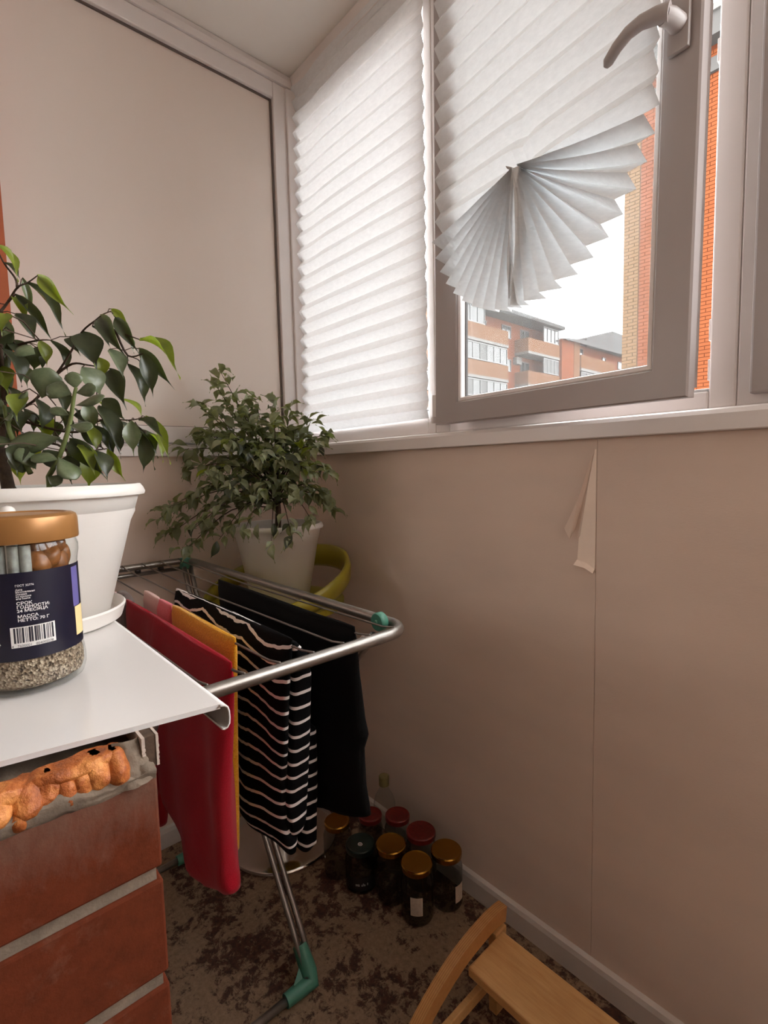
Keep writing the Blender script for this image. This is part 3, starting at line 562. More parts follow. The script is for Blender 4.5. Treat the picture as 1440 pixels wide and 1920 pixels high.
# ================================================================== BAR STOOL
BS = thing('bar_stool', (SC.x, SC.y, 0), 'yellow plastic bar stool on a round chrome base carrying the bushy plant', 'bar stool')
mb = MB(); mb.lathe([(0, .0015), (.160, .0015), (.165, .004), (.165, .008), (.160, .0115), (.12, .018), (.08, .026), (.052, .037), (.040, .052), (.034, .075), (.031, .10), (0, .10)], (SC.x, SC.y, 0), 72); mb.build('base', M['chrome'], BS, smooth=True, angle=60)
mb = MB(); mb.lathe([(0, .0995), (.0285, .0995), (.0285, .42), (.022, .425), (.022, .655), (0, .655)], (SC.x, SC.y, 0), 32); mb.build('column', M['chrome'], BS, smooth=True, angle=40)
BD = math.radians(100)        # direction the low back faces away to
def seatpt(ph, r, z): return (SC.x+.02+math.cos(ph)*r, SC.y+.005+math.sin(ph)*r*1.0, z)
pan = MB()
def panf(u, v):
    ph = u*2*PI; r = .005 + v*.188; lift = .012*max(0, v-.6)/.4
    return seatpt(ph, r, .7195 + lift - (0 if v < .98 else .004))
pan.grid(panf, 64, 10)
def panb(u, v): p = panf(u, v); return (p[0], p[1], p[2]-.016-.03*(1-v)**2)
pan.grid(panb, 64, 10)
def pane_(u, v): a = panf(u, 1); b_ = panb(u, 1); return tuple(a[i]*(1-v)+b_[i]*v for i in range(3))
pan.grid(pane_, 64, 1); pan.build('seat', M['yellow'], BS, smooth=True, angle=50)
ring = MB(); n = 72; vs = []
for k in range(n):
    ph = 2*PI*k/n; c = .5+.5*math.cos(ph-BD); zc = .722 + .105*c**1.25; hb = .017+.016*c; ro = .2 + .012*c
    for (dr, dz) in ((0, -hb), (.010, -hb*.5), (.012, hb*.5), (.006, hb+.004), (-.004, hb+.002), (-.007, hb*.3), (-.008, -hb*.7)):
        vs.append(seatpt(ph, ro+dr-.006, zc+dz))
fs = [(k*7+j, ((k+1) % n)*7+j, ((k+1) % n)*7+(j+1) % 7, k*7+(j+1) % 7) for k in range(n) for j in range(7)]
ring.add(vs, fs); ring.build('backrest', M['yellow'], BS, smooth=True)

# ================================================================== DRYING RACK
RK = thing('drying_rack', (.5, -.62, 0), 'grey metal folding drying rack with green plastic joints hung with washing', 'drying rack')
RZ = .85; XA, XB, YA, YB = .050, .955, -.838, -.420
def rrect(x0, x1, y0, y1, z, r=.045, k=6):
    out = []
    for cx, cy, a0 in ((x1-r, y1-r, 0), (x0+r, y1-r, PI/2), (x0+r, y0+r, PI), (x1-r, y0+r, 1.5*PI)):
        for j in range(k+1): a = a0 + j*PI/2/k; out.append((cx+r*math.cos(a), cy+r*math.sin(a), z))
    return out
MB().tube(rrect(XA, XB, YA, YB, RZ), .0088, 12, closed=True).build('frame', M['steel'], RK, smooth=True)
WY = [-.452, -.501, -.549, -.599, -.650, -.698, -.744, -.790]
for y in WY:
    MB().tube([(XA+.002, y, RZ+.0085), (XA+.03, y, RZ+.004), (.5, y, RZ-.001), (XB-.03, y, RZ+.004), (XB-.002, y, RZ+.0085)], .0017, 6).build('wire', M['wire'], RK, smooth=True)
# folded wing lying under the far end
MB().tube([(XA-.003, -.80, RZ-.021), (XA-.003, -.44, RZ-.021)], .006, 10).build('wing_rail', M['steel'], RK, smooth=True)
for y in (-.50, -.56, -.62, -.68, -.74): MB().tube([(XA-.003, y-.006, RZ-.012), (XA-.003, y+.006, RZ-.012)], .0085, 8).build('clip_ring', M['gasket'], RK, smooth=True)
def leg(a, b, y, sag):
    A, B = Vector((a[0], y, a[1])), Vector((b[0], y, b[1])); out = []
    for i in range(13):
        t = i/12; p = A.lerp(B, t); p.x -= sag*math.sin(min(1, t*3.0)*PI)*(1 if t < .34 else 0); out.append(p)
    return out
for y in (-.436, -.815):
    for dy in (-.0085, .0085):
        MB().tube(leg((.072, .836), (.650, .028), y+dy, .022), .0066, 9).build('leg', M['steel'], RK, smooth=True)
for y in (-.462, -.788):
    for dy in (-.0085, .0085):
        MB().tube(leg((.905, .836), (.112, .028), y+dy, -.010), .0066, 9).build('leg', M['steel'], RK, smooth=True)
for x, y in ((.060, -.436), (.060, -.815)):
    j = MB(); j.bbox(x-.009, x+.018, y-.014, y+.015, RZ-.022, RZ+.010, .003); j.build('joint', M['teal'], RK)
for x, y in ((.905, -.462), (.905, -.788)):
    j = MB(); pts = []
    j.lathe([(0, -.007), (.0135, -.007), (.015, -.005), (.015, .005), (.0135, .007), (0, .007)], (0, 0, 0), 24); j.lathe([(0, .0072), (.004, .0072), (.003, .0095), (0, .010)], (0, 0, 0), 12)
    j.v = [Vector((x+v.x, y+.022-v.z if y > -.6 else y-.026+v.z, RZ+.005+v.y)) for v in j.v]; j.build('joint', M['teal'], RK, smooth=True, angle=40)
for x, y0, y1 in ((.650, -.436, -.815), (.112, -.462, -.788)):
    MB().tube([(x, y0, .017), (x, y1, .017)], .0085, 10).build('floor_bar', M['steel'], RK, smooth=True)
    for y, s in ((y0, 1), (y1, -1)):
        dx = -.030 if x > .4 else .030; L = Vector((dx, 0, .042)).normalized()
        k = MB(); k.tube([(x+dx*1.35, y, .072), (x+dx*.25, y, .030), (x+.002, y, .0175), (x, y-s*.020, .0172), (x, y-s*.062, .0172)], [.0165, .0175, .0172, .0155, .0135], 14)
        k.add([(x+dx*.9, y-.003*s, .055), (x+dx*.9, y+.003*s, .055), (x, y-s*.05, .022), (x+.004, y-s*.05, .022), (x, y, .02), (x+.004, y, .02)], [(0, 2, 4), (1, 3, 5), (0, 1, 3, 2), (2, 3, 5, 4), (0, 4, 5, 1)])
        k.build('foot', M['teal'], RK, smooth=True, angle=50)

# ================================================================== WASHING
def sheet(mb, rows, fold, n=40, seed=0):
    # closed hanging tube of cloth. rows: (z, x_left, x_right, y_mid, half_thickness)
    zs = [r[0] for r in rows]; N = 46; rings = []
    for i in range(N+1):
        t = i/N; z = zs[0] + (zs[-1]-zs[0])*t
        xl, xr, ym, th_ = (interp([(r[0], r[k]) for r in rows], z) for k in (1, 2, 3, 4)); ring = []
        for k in range(n):
            a = 2*PI*k/n; ca, sa = math.cos(a), math.sin(a)
            cx = math.copysign(abs(ca)**.55, ca); sy = math.copysign(abs(sa)**.75, sa)
            x = (xl+xr)/2 + (xr-xl)/2*cx
            ring.append(Vector((x, ym + th_*sy + fold(x, z, t, sa), z + .004*noise.noise(Vector((x*9, z*5, seed))))))
        rings.append(ring)
    fs = [(i*n+k, i*n+(k+1) % n, (i+1)*n+(k+1) % n, (i+1)*n+k) for i in range(N) for k in range(n)] + [tuple(range(n)), tuple(N*n+k for k in range(n))]
    mb.add([p for r in rings for p in r], fs); return mb
def mkfold(A, fx, ph, seed, grow=.6):
    def f(x, z, t, sa): return A*(.15+min(1, t*1.4)**grow)*(math.sin(x*fx+ph+1.5*noise.noise(Vector((x*4, z*3, seed))))*.6 + noise.noise(Vector((x*14, z*4.5, seed+3)))) if t > .02 else 0
    return f
# red leggings (two legs, hung folded over the sixth wire)
y6 = WY[5]
rg = MB()
ff = mkfold(.009, 46, .4, 2)
sheet(rg, [(.861, .600, .918, y6, .004), (.84, .600, .922, y6, .010), (.78, .615, .915, y6-.001, .016), (.68, .632, .904, y6-.002, .021), (.615, .650, .894, y6, .021), (.592, .705, .893, y6, .020), (.570, .760, .893, y6, .019), (.555, .80, .897, y6+.001, .017), (.545, .805, .900, y6+.002, .013)], ff)
for v in rg.v:
    if v.z < .66: v.z -= .055*min(1, (.66-v.z)/.09)*max(0, (.897-v.x)/.11)**.9
sheet(rg, [(.861, .465, .66, y6, .004), (.84, .46, .66, y6, .010), (.70, .47, .665, y6-.001, .016), (.58, .47, .652, y6, .018), (.55, .47, .62, y6, .016), (.46, .47, .58, y6, .013)], ff)
tag(rg.build('leggings', M['red'], None, smooth=True), 'red jersey leggings drying on the rack beside the brick wall', 'leggings', 'washing on the drying rack')
# mustard towel
y5 = WY[4]
mt = MB(); sheet(mt, [(.8615, .575, .828, y5, .0045), (.845, .572, .829, y5, .0095), (.70, .575, .815, y5, .012), (.52, .58, .803, y5-.002, .012)], mkfold(.003, 20, 1, 6))
tag(mt.build('towel', M['mustard'], None, smooth=True), 'mustard yellow terry towel folded over a rack wire', 'towel', 'washing on the drying rack')
pp = MB(); sheet(pp, [(.861, .415, .500, y5, .004), (.845, .413, .502, y5, .009), (.66, .418, .498, y5, .010)], mkfold(.002, 60, 1, 8))
po = tag(pp.build('sock', M['pinkp'], None, smooth=True), 'pale pink folded sock on the rack left of the rose pink one', 'sock', 'washing on the drying rack')
pp = MB(); sheet(pp, [(.861, .505, .571, y5, .004), (.845, .504, .571, y5-.001, .0105), (.66, .506, .569, y5, .011)], mkfold(.002, 50, 2, 9))
tag(pp.build('sock', M['pinks'], None, smooth=True), 'rose pink sock next to the mustard towel on the rack', 'sock', 'washing on the drying rack')
pp = MB(); sheet(pp, [(.861, .335, .400, y6, .004), (.845, .332, .402, y6, .009), (.66, .338, .398, y6, .010)], mkfold(.002, 60, 1, 12))
tag(pp.build('sock', M['pinkp'], None, smooth=True), 'pale pink sock on the rack behind the saucer', 'sock', 'washing on the drying rack')
pp = MB(); sheet(pp, [(.868, .408, .456, y6+.003, .007), (.850, .400, .459, y6+.002, .016), (.66, .402, .456, y6, .014)], mkfold(.005, 70, 1, 14))
tag(pp.build('sock', M['greyc'], None, smooth=True), 'crumpled grey knit sock beside the red leggings', 'sock', 'washing on the drying rack')
# striped top: body over the fourth wire with a wide side facing the window, cuff of a sleeve hanging behind
y4 = WY[3]
st = thing('striped_top', (.68, y4, .86), 'black knit top with thin white stripes hanging in the middle of the rack', 'top', 'washing on the drying rack')
def uvst(c): return c.z + .35*max(0, .004-abs(0)) - .010*math.sin(c.x*13) - .006*math.sin(c.x*41+c.z*9)
b1 = MB(); sheet(b1, [(.8625, .450, .900, y4, .0045), (.84, .448, .898, y4-.001, .012), (.80, .450, .892, y4-.002, .014), (.70, .50, .878, y4-.003, .015), (.64, .55, .862, y4-.002, .017), (.60, .62, .856, y4-.001, .019), (.565, .675, .856, y4, .020), (.535, .71, .866, y4+.004, .018), (.515, .735, .862, y4+.006, .012)], mkfold(.007, 38, .9, 17, 1.0), 56)
b3 = MB(); sheet(b3, [(.856, .870, .902, y4+.004, .005), (.835, .866, .901, y4+.016, .013), (.80, .862, .896, y4+.022, .0165), (.70, .850, .884, y4+.023, .0175), (.60, .835, .868, y4+.022, .019), (.56, .838, .870, y4+.02, .015), (.545, .842, .866, y4+.018, .010)], mkfold(.002, 60, .9, 27), 30)
b3.build('side_fold', M['stripes'], st, smooth=True, uvz=lambda c: c.z+.011-.12*max(0, .02-abs(c.y-(y4+.022)))*0)
b1.build('body', M['stripes'], st, smooth=True, uvz=uvst)
b2 = MB(); sheet(b2, [(.700, .822, .852, y4+.052, .006), (.69, .818, .857, y4+.054, .013), (.60, .808, .852, y4+.056, .014), (.50, .800, .852, y4+.052, .013), (.486, .806, .843, y4+.05, .008)], mkfold(.003, 60, .2, 19), 30)
b2.build('sleeve', M['stripes'], st, smooth=True, uvz=lambda c: c.z+.012)
# black trousers over the second wire
y2 = WY[1]
bk = MB(); fb = mkfold(.006, 30, 2, 23)
sheet(bk, [(.862, .432, .918, y2, .004), (.84, .430, .921, y2, .012), (.79, .44, .924, y2, .018), (.72, .46, .934, y2, .023), (.70, .47, .941, y2, .023), (.675, .48, .932, y2, .023), (.62, .50, .936, y2, .021), (.59, .54, .942, y2+.001, .018), (.576, .58, .944, y2+.002, .014)], fb)
for v in bk.v:
    if v.z < .66: v.z -= min(1, (.66-v.z)/.08)*min(.085, .38*max(0, .944-v.x))
sheet(bk, [(.80, .44, .72, y2+.012, .012), (.70, .45, .73, y2+.014, .014), (.60, .49, .75, y2+.012, .013), (.53, .54, .80, y2+.01, .01)], fb)
tag(bk.build('trousers', M['black'], None, smooth=True), 'plain black trousers hanging over the rack wire nearest the window wall', 'trousers', 'washing on the drying rack')

# ================================================================== GLASS JARS ON THE FLOOR
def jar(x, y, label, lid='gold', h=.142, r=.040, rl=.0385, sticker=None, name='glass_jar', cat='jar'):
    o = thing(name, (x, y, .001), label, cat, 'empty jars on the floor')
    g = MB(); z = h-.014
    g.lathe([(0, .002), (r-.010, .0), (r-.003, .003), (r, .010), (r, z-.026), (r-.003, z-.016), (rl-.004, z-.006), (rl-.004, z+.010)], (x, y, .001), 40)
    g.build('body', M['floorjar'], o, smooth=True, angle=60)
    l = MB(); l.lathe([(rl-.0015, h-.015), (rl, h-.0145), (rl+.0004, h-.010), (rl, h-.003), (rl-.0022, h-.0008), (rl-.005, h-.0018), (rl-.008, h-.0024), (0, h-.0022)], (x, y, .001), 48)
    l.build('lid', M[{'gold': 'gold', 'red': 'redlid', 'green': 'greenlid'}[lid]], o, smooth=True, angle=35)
    if sticker:
        a0, a1, z0, z1 = sticker; s = MB()
        s.grid(lambda u, v: (x+(r+.0006)*math.cos(a0+(a1-a0)*u), y+(r+.0006)*math.sin(a0+(a1-a0)*u), z0+(z1-z0)*v+.001), 10, 1); s.build('sticker', M['paperlabel'], o, smooth=True, fix=False)
    return o
toc = lambda x, y: math.atan2(-.963-y, 1.508-x)      # direction a jar faces the room door
a = toc(.681, -.145)
jar(.681, -.145, 'gold lidded glass jar with paper sticker standing nearest the room', sticker=(a-.42, a+.32, .034, .080))
a = toc(.706, -.062); jar(.704, -.062, 'gold lidded glass jar with sticker standing against the wall skirting', sticker=(a+.55, a+1.25, .026, .070))
jar(.596, -.152, 'gold lidded glass jar between the green lidded and the front jar', h=.146)
j4 = jar(.513, -.186, 'squat jar with dark green lid bearing a white ring mark', 'green', h=.118, r=.041, rl=.0385)
j4p = (.513, -.186, .001)
mk = MB()
for k in range(28):
    for (ra, rb) in ((.0042, .0066),):
        a0, a1 = 2*PI*k/28, 2*PI*(k+1)/28; q = [(ra, a0), (rb, a0), (rb, a1), (ra, a1)]
        mk.add([(.513+.004+r_*math.cos(t), -.186+r_*math.sin(t)*.9-.004, .1178) for r_, t in q], [(0, 1, 2, 3)])
mk.add([(.517+.0022*math.cos(2*PI*k/12), -.190+.0022*math.sin(2*PI*k/12), .1178) for k in range(12)], [tuple(range(12))])
mk.build('ring_mark', M['wht'], j4, fix=False)
a = toc(.513, -.186)
lb = MB(); lb.grid(lambda u, v: (.513+.0416*math.cos(a-1.0+2.0*u), -.186+.0416*math.sin(a-1.0+2.0*u), .016+.036*v), 16, 1); lbo = lb.build('label', M['lblack'], j4, smooth=True, fix=False)
random.seed(4); tx = MB()
for i in range(9):
    t = a-.36+i*.09; h_ = random.choice([.005, .007, .006])
    if i in (3, 7): continue
    for (d0, d1, z0, z1) in ((0, .016, 0, h_), (.016, .055, random.choice([0, h_-.0014]), None), (.04, .055, 0, h_*.8)):
        z1 = z0+.0014 if z1 is None else z1
        tx.add([(.513+.0419*math.cos(t+d), -.186+.0419*math.sin(t+d), .030+z) for d, z in ((d0, z0), (d1, z0), (d1, z1), (d0, z1))], [(0, 1, 2, 3)])
tx.build('lettering', M['wht'], lbo, fix=False)
jar(.619, -.066, 'jar with a mottled dark red lid between two gold lidded jars', 'red', h=.148)
jar(.538, -.074, 'jar with glossy red and cream lid near the back wall', 'red', h=.155, r=.036, rl=.0335)
jar(.437, -.205, 'gold lidded glass jar at the back beside the chrome stool base', h=.150, r=.038, rl=.0345)
jar(.474, -.118, 'jar with dark red lid half hidden behind the black trousers', 'red', h=.145, r=.034, rl=.0325)
bo = thing('glass_bottle', (.455, -.048, .001), 'small clear bottle with olive cap at the back of the jars', 'bottle', 'empty jars on the floor')
g = MB(); g.lathe([(0, .002), (.028, 0), (.031, .004), (.031, .135), (.026, .155), (.013, .178), (.0125, .200)], (.455, -.048, .001), 32); g.build('body', M['jarglass'], bo, smooth=True, angle=60)
g = MB(); g.lathe([(.0145, .188), (.0148, .194), (.0148, .214), (.013, .216), (0, .216)], (.455, -.048, .001), 28); g.build('cap', M['olive'], bo, smooth=True, angle=35)

# ================================================================== WOODEN STOOL, bottom right
WS = thing('wooden_stool', (1.15, -.28, 0), 'low birch stool with bent laminated side frames beside the skirting', 'stool')
def band(pts, x0, x1, tk, name, mat):
    p2 = smooth_path([Vector((0, a, b)) for a, b in pts], 7); n = len(p2); outer, inner = [], []
    for i, p in enumerate(p2):
        t = (p2[min(n-1, i+1)]-p2[max(0, i-1)]).normalized(); nn = Vector((0, t.z, -t.y)); 
        outer.append(p); inner.append(p + nn*tk)
    mb = MB(); vs = []
    for o_, i_ in zip(outer, inner):
        for x, q in ((x0, o_), (x1, o_), (x1, i_), (x0, i_)): vs.append((x, q.y, q.z))
    fs = [(i*4+k, i*4+(k+1) % 4, i*4+4+(k+1) % 4, i*4+4+k) for i in range(n-1) for k in range(4)]+[(0, 1, 2, 3), tuple((n-1)*4+k for k in range(4))]
    mb.add(vs, fs); return mb.build(name, mat, WS)
arch = [(-.108, .0), (-.122, .07), (-.140, .135), (-.163, .192), (-.182, .208), (-.225, .205), (-.29, .190), (-.345, .165), (-.398, .132), (-.45, .090), (-.492, .043), (-.522, .0)]
arch = [(-.164, .186), (-.190, .190), (-.225, .189), (-.285, .180), (-.338, .162), (-.388, .135), (-.44, .092), (-.482, .044), (-.510, .0)]
for x0 in (.932, 1.42):
    band(arch, x0, x0+.020, .030, 'side_frame', M['ply'])
    MB().bbox(x0, x0+.020, -.196, -.160, .0, .176, .003).build('leg', M['wood'], WS)
    MB().bbox(x0+(.0203 if x0 < 1 else -.0123), x0+(.0323 if x0 < 1 else -.0003), -.440, -.196, .098, .120, .002).build('rail', M['wood'], WS)
MB().bbox(.9525, 1.4195, -.285, -.176, .156, .175, .003).build('seat_plank', M['wood'], WS)
MB().bbox(.9525, 1.4195, -.425, -.405, .05, .098, .003).build('stretcher', M['wood'], WS)

# ================================================================== COFFEE JAR ON THE SILL BOARD
JX, JY, JZ, JR = 1.017, -.912, .9352, .0385
CJ = thing('storage_jar', (JX, JY, JZ), 'glass jar with gold lid and navy label holding gravel and rolled papers', 'jar')
def jl(name, prof, mat, ang=40, n=64, par=None): mb = MB(); mb.lathe(prof, (JX, JY, JZ), n); return mb.build(name, mat, par or CJ, smooth=True, angle=ang)
jl('body', [(0, .003), (.026, .001), (.032, 0), (.0365, .003), (.0385, .010), (.0385, .017), (.0378, .024), (.0368, .029), (.0368, .094), (.0375, .099), (.0385, .105), (.0385, .110), (.037, .115), (.0355, .1185), (.0355, .125)], M['jarglass'], 60)
jl('lid', [(.0392, .1155), (.0396, .1165), (.0394, .131), (.0385, .134), (.036, .1356), (.032, .1362), (.031, .1350), (0, .1350)], M['goldp'], 30)
grv = MB(); gp = [(0, .004), (.030, .004), (.0352, .007), (.0368, .012), (.0366, .020), (.0355, .027), (.0355, .036), (.030, .038), (.015, .041), (0, .040)]
grv.lathe(gp, (JX, JY, JZ), 96); 
for v in grv.v:
    if v.z > JZ+.006:
        d = noise.noise(v*420)*.0006; v.x += (v.x-JX)*d*18; v.y += (v.y-JY)*d*18
gv = grv.build('gravel', M['gravel'], CJ, smooth=True); gv['kind'] = 'stuff'
random.seed(6)
rl = [(-.9, 0.022), (-.62, .029), (-.30, .030), (-.06, .0305), (-1.2, .028), (-1.5, .028), (-2.2, .026), (3.0, .02), (1.6, .02)]
for i, (an, rr) in enumerate(rl):
    x, y = JX+rr*math.cos(an), JY+rr*math.sin(an); q = MB(); q.tube([(x, y, JZ+.040), (x+.0005, y, JZ+.082)], .0042, 12); q.tube([(x+.0006, y, JZ+.0822), (x+.001, y, JZ+.114)], .0038, 12)
    q.build('rolled_paper', M['papert'], CJ, smooth=True, angle=50)
am = bmesh.new()
for (an, rr, z, s) in [(.28, .026, .098, .010), (.55, .027, .102, .009), (.85, .026, .096, .010), (.40, .022, .112, .010), (.95, .025, .110, .008), (.7, .024, .082, .010), (.35, .024, .075, .011), (1.25, .024, .10, .010)]:
    bmesh.ops.create_icosphere(am, subdivisions=3, radius=1, matrix=Matrix.Translation((rr*math.cos(an), rr*math.sin(an), z)) @ Matrix.Diagonal((s*.9, s*.9, s, 1)))
for v in am.verts: d = noise.noise(v.co*110)*.004 + noise.noise(v.co*300)*.0015; v.co += v.co.normalized()*d*.9; rr = math.hypot(v.co.x, v.co.y); k = min(1, .0352/max(rr, 1e-6)); v.co.x *= k; v.co.y *= k; v.co.z = min(v.co.z, .1235)
me = bpy.data.meshes.new('amber_lumps'); am.to_mesh(me); am.free(); me.materials.append(M['amber']); me.polygons.foreach_set('use_smooth', [True]*len(me.polygons))
ao = bpy.data.objects.new('amber_lumps', me); COL.objects.link(ao); ao.parent = CJ; ao['kind'] = 'stuff'
LR = .0372
def cyl(a0, a1, z0, z1, r, nu=1): 
    mb = MB(); mb.grid(lambda u, v: (JX+r*math.cos(a0+(a1-a0)*u), JY+r*math.sin(a0+(a1-a0)*u), JZ+z0+(z1-z0)*v), nu, 1); return mb
A0 = math.radians(-6.5)      # label centre faces the doorway
label = cyl(A0-2.2, A0+1.55, .0285, .0945, LR, 64).build('label', M['navy'], CJ, smooth=True, fix=False)
D = math.radians
cyl(A0+D(55), A0+D(70), .060, .092, LR+.0002, 6).build('violet_band', M['violet'], label, smooth=True, fix=False)
cyl(A0+D(57), A0+D(78), .036, .0595, LR+.0003, 6).build('cream_box', M['cream'], label, smooth=True, fix=False)
# barcode
bz0, bz1, ba0, ba1 = .0385, .0540, D(-17), D(27)
cyl(A0+ba0, A0+ba1, bz0, bz1, LR+.0002, 14).build('barcode_ground', M['wht'], label, smooth=True, fix=False)
random.seed(9); bars = MB(); x = .07
while x < .95:
    wd = random.choice([.012, .018, .03, .04]); q = cyl(A0+ba0+(ba1-ba0)*x, A0+ba0+(ba1-ba0)*min(.96, x+wd), bz0+.0034, bz1-.0006, LR+.0004, 2); bars.add(q.v, q.f); x += wd+random.choice([.012, .02, .03])
bars.build('barcode_bars', M['ink'], label, fix=False)
def text(body, size, ang, z, mat, name='lettering', sx=1.0, bold=0):
    cu = bpy.data.curves.new('lettering', 'FONT'); cu.body = body; cu.size = size; cu.space_line = .92; cu.offset = bold; cu.resolution_u = 2
    to = bpy.data.objects.new('lettering', cu); COL.objects.link(to); bpy.context.view_layer.update()
    me = bpy.data.meshes.new_from_object(to.evaluated_get(bpy.context.evaluated_depsgraph_get())); bpy.data.objects.remove(to); bpy.data.curves.remove(cu)
    me.name = name; r = LR+.0005
    for v in me.vertices:
        a = A0 + ang + v.co.x*sx/LR; v.co = Vector((r*math.cos(a), r*math.sin(a), z + v.co.y))
    me.materials.clear(); me.materials.append(mat); o = bpy.data.objects.new(name, me); COL.objects.link(o); o.parent = label; return o
text('ГОСТ 32776', .0021, D(-9), .0842, M['wht'], bold=.00002)
text('Дата\nизготовления\nуказана\nна крышке\nили банке', .0018, D(-9), .0812, M['wht'], bold=.00002)
text('СРОК\nГОДНОСТИ:\n24 МЕСЯЦА', .0031, D(-9), .0706, M['wht'], sx=1.12, bold=.00006)
text('МАССА\nНЕТТО: 70 Г', .0031, D(-9), .0607, M['wht'], sx=1.12, bold=.00006)
text('4   7600001   004005078', .0026, D(-16.5), .0389, M['ink'])
# small print block too fine to read: broken line strips
random.seed(12); fp = MB()
for i in range(17):
    z = .0855-i*.00245; 
    if i == 7: continue
    x = -92.0; end = random.choice([-24, -21, -20, -26, -30]) if i < 7 else random.choice([-32, -30, -36])
    while x < end:
        wd = random.uniform(2, 6.5); q = cyl(A0+D(x), A0+D(min(end, x+wd)), z, z+random.choice([.0009, .0011]), LR+.0004, 2); fp.add(q.v, q.f); x += wd+random.uniform(.5, 1.2)
fp.build('small_print', M['wht'], label, fix=False)
# two recycling triangles
tri = MB()
for cx in (-31.5, -41.5):
    for i in range(3):
        a0, a1 = PI/2+i*2*PI/3+.14, PI/2+(i+1)*2*PI/3-.14; P0, P1_ = Vector((math.cos(a0), math.sin(a0)))*.0028, Vector((math.cos(a1), math.sin(a1)))*.0028
        nn = (P1_-P0).normalized(); nn = Vector((-nn.y, nn.x))*.0005
        q = [P0-nn, P1_-nn, P1_+nn, P0+nn]
        tri.add([(JX+(LR+.0004)*math.cos(A0+D(cx)+p.x/LR), JY+(LR+.0004)*math.sin(A0+D(cx)+p.x/LR), JZ+.0425+p.y) for p in q], [(0, 1, 2, 3)])
tri.build('recycling_marks', M['wht'], label, fix=False)
# slim white bottle tip behind the jar
pg = MB(); pg.lathe([(0, 0), (.013, 0), (.014, .003), (.014, .085), (.0065, .10), (.0065, .132), (.0055, .1375), (.003, .1395), (0, .140)], (.962, -.9145, .9352), 28)
tag(pg.build('slim_bottle', M['pot'], None, smooth=True, angle=50), 'slim white plastic bottle standing between the labelled jar and the pot', 'bottle')

# ================================================================== PLEATED BLINDS
P_ = .0235           # half pleat
def blind1():
    mb = MB(); z0, z1 = 1.226, 2.335; n = int((z1-z0)/P_); nu = 18
    def pt(i, j):
        u = i/nu; x = .0 + u*.603; z = z0 + j*P_; 
        if j == 0: z = z0
        z += .010*max(0, (z-1.6)/.7)*math.exp(-((x-.10)/.05)**2)*-1 + .0015*noise.noise(Vector((x*6, j*.9, 3)))
        d = (.0080 if j % 2 else -.0080)*(1-.55*min(1, max(0, (x-.5)/.09)))
        return (x+.0012*noise.noise(Vector((j*.7, i*.2, 1))), .004 - d*(1-.25*math.exp(-((x-.10)/.04)**2)*(1 if z > 2 else .2)) + .0012*noise.noise(Vector((x*8, j*.35, 9))), z)
    vs = [pt(i, j) for j in range(n+1) for i in range(nu+1)]
    fs = [(j*(nu+1)+i, j*(nu+1)+i+1, (j+1)*(nu+1)+i+1, (j+1)*(nu+1)+i) for j in range(n) for i in range(nu)]
    mb.add(vs, fs); return mb
o = tag(blind1().build('pleated_blind', M['paper'], None, fix=False), 'fully lowered white pleated paper blind over the fixed corner window', 'blind', 'pleated paper blinds')
o.location.y -= .0
def SP(u, d, v): return SH + su*u + sn*d + sw*v
UC, VC, RB = .290, .469, .258
def blind2():
    mb = MB(); nr = 12; vtop = 1.06; rows = []
    ups = int((vtop-VC)/P_)
    for j in range(ups+1): rows.append(('up', VC + (ups-j)*P_, j))
    nf = 22
    for side in (-1, 1):
        grid = []
        J = 0
        for k, v, j in rows:
            row = []
            for i in range(nr+1):
                r = i/nr; u = UC + side*r*RB*(1.0 if side > 0 else 1.0); d = .014 + (.0084 if J % 2 else -.0084)
                near = max(0, 1-(v-VC)/.17); vv = v - .012*near*math.exp(-(r/.16)**2)*0 + side*0
                vv += -.010*near**1.0*(1-r)**6
                d += -.009*near*math.exp(-(r/.05)**2) + .0012*noise.noise(Vector((u*9, J*.4, 2)))
                row.append(SP(u + .0012*r*noise.noise(Vector((J*.8, side, r*2))), d, vv))
            grid.append(row); J += 1
        tot = D(91) if side > 0 else D(93)
        for k in range(1, nf+1):
            t = k/nf; ang = (t**(.97 if side > 0 else .93))*tot + (.30 if (J % 2) else 0)*(tot/nf)*(1 if k < nf else 0); row = []
            for i in range(nr+1):
                r = i/nr; rad = .006 + r*(RB-.006) ; arc = rad*tot/nf; dep = .5*math.sqrt(max(0, .042**2-min(arc, .0270)**2))
                sag = .004*math.sin(r*PI)
                u = UC + side*(rad*math.cos(ang)); v = VC - rad*math.sin(ang) - sag*math.cos(ang)
                d = .017 + (dep if J % 2 else -dep)*(.55+.45*min(1, r*3)) + (.010*(1-r)**4)
                if k >= nf-1: u += side*(.012*math.sin(r*PI)); d += .006
                row.append(SP(u, d, v))
            grid.append(row); J += 1
        n = len(grid); vs = [p for r_ in grid for p in r_]
        mb.add(vs, [(j*(nr+1)+i, j*(nr+1)+i+1, (j+1)*(nr+1)+i+1, (j+1)*(nr+1)+i) for j in range(n-1) for i in range(nr)])
    # crumpled free edge hanging down the middle of the fan
    def tail(u, v):
        w_ = .010 + .012*math.sin(v*PI)**1.0 + .010*v; a = (u-.5)
        return SP(UC-.004 + a*w_*1.6 + .006*math.sin(v*5)*1, .030 - .006*v + .010*math.cos(a*PI*1.0)*(1-v*.4) + .004*math.sin(u*8+v*4)*(.3+v), VC-.012 - v*.225 - .006*math.sin(u*6))
    mb.grid(tail, 8, 16)
    return mb
FB = tag(blind2().build('pleated_blind', M['paper'], None, fix=False), 'white pleated paper blind gathered into a hanging fan on the open sash', 'blind', 'pleated paper blinds')
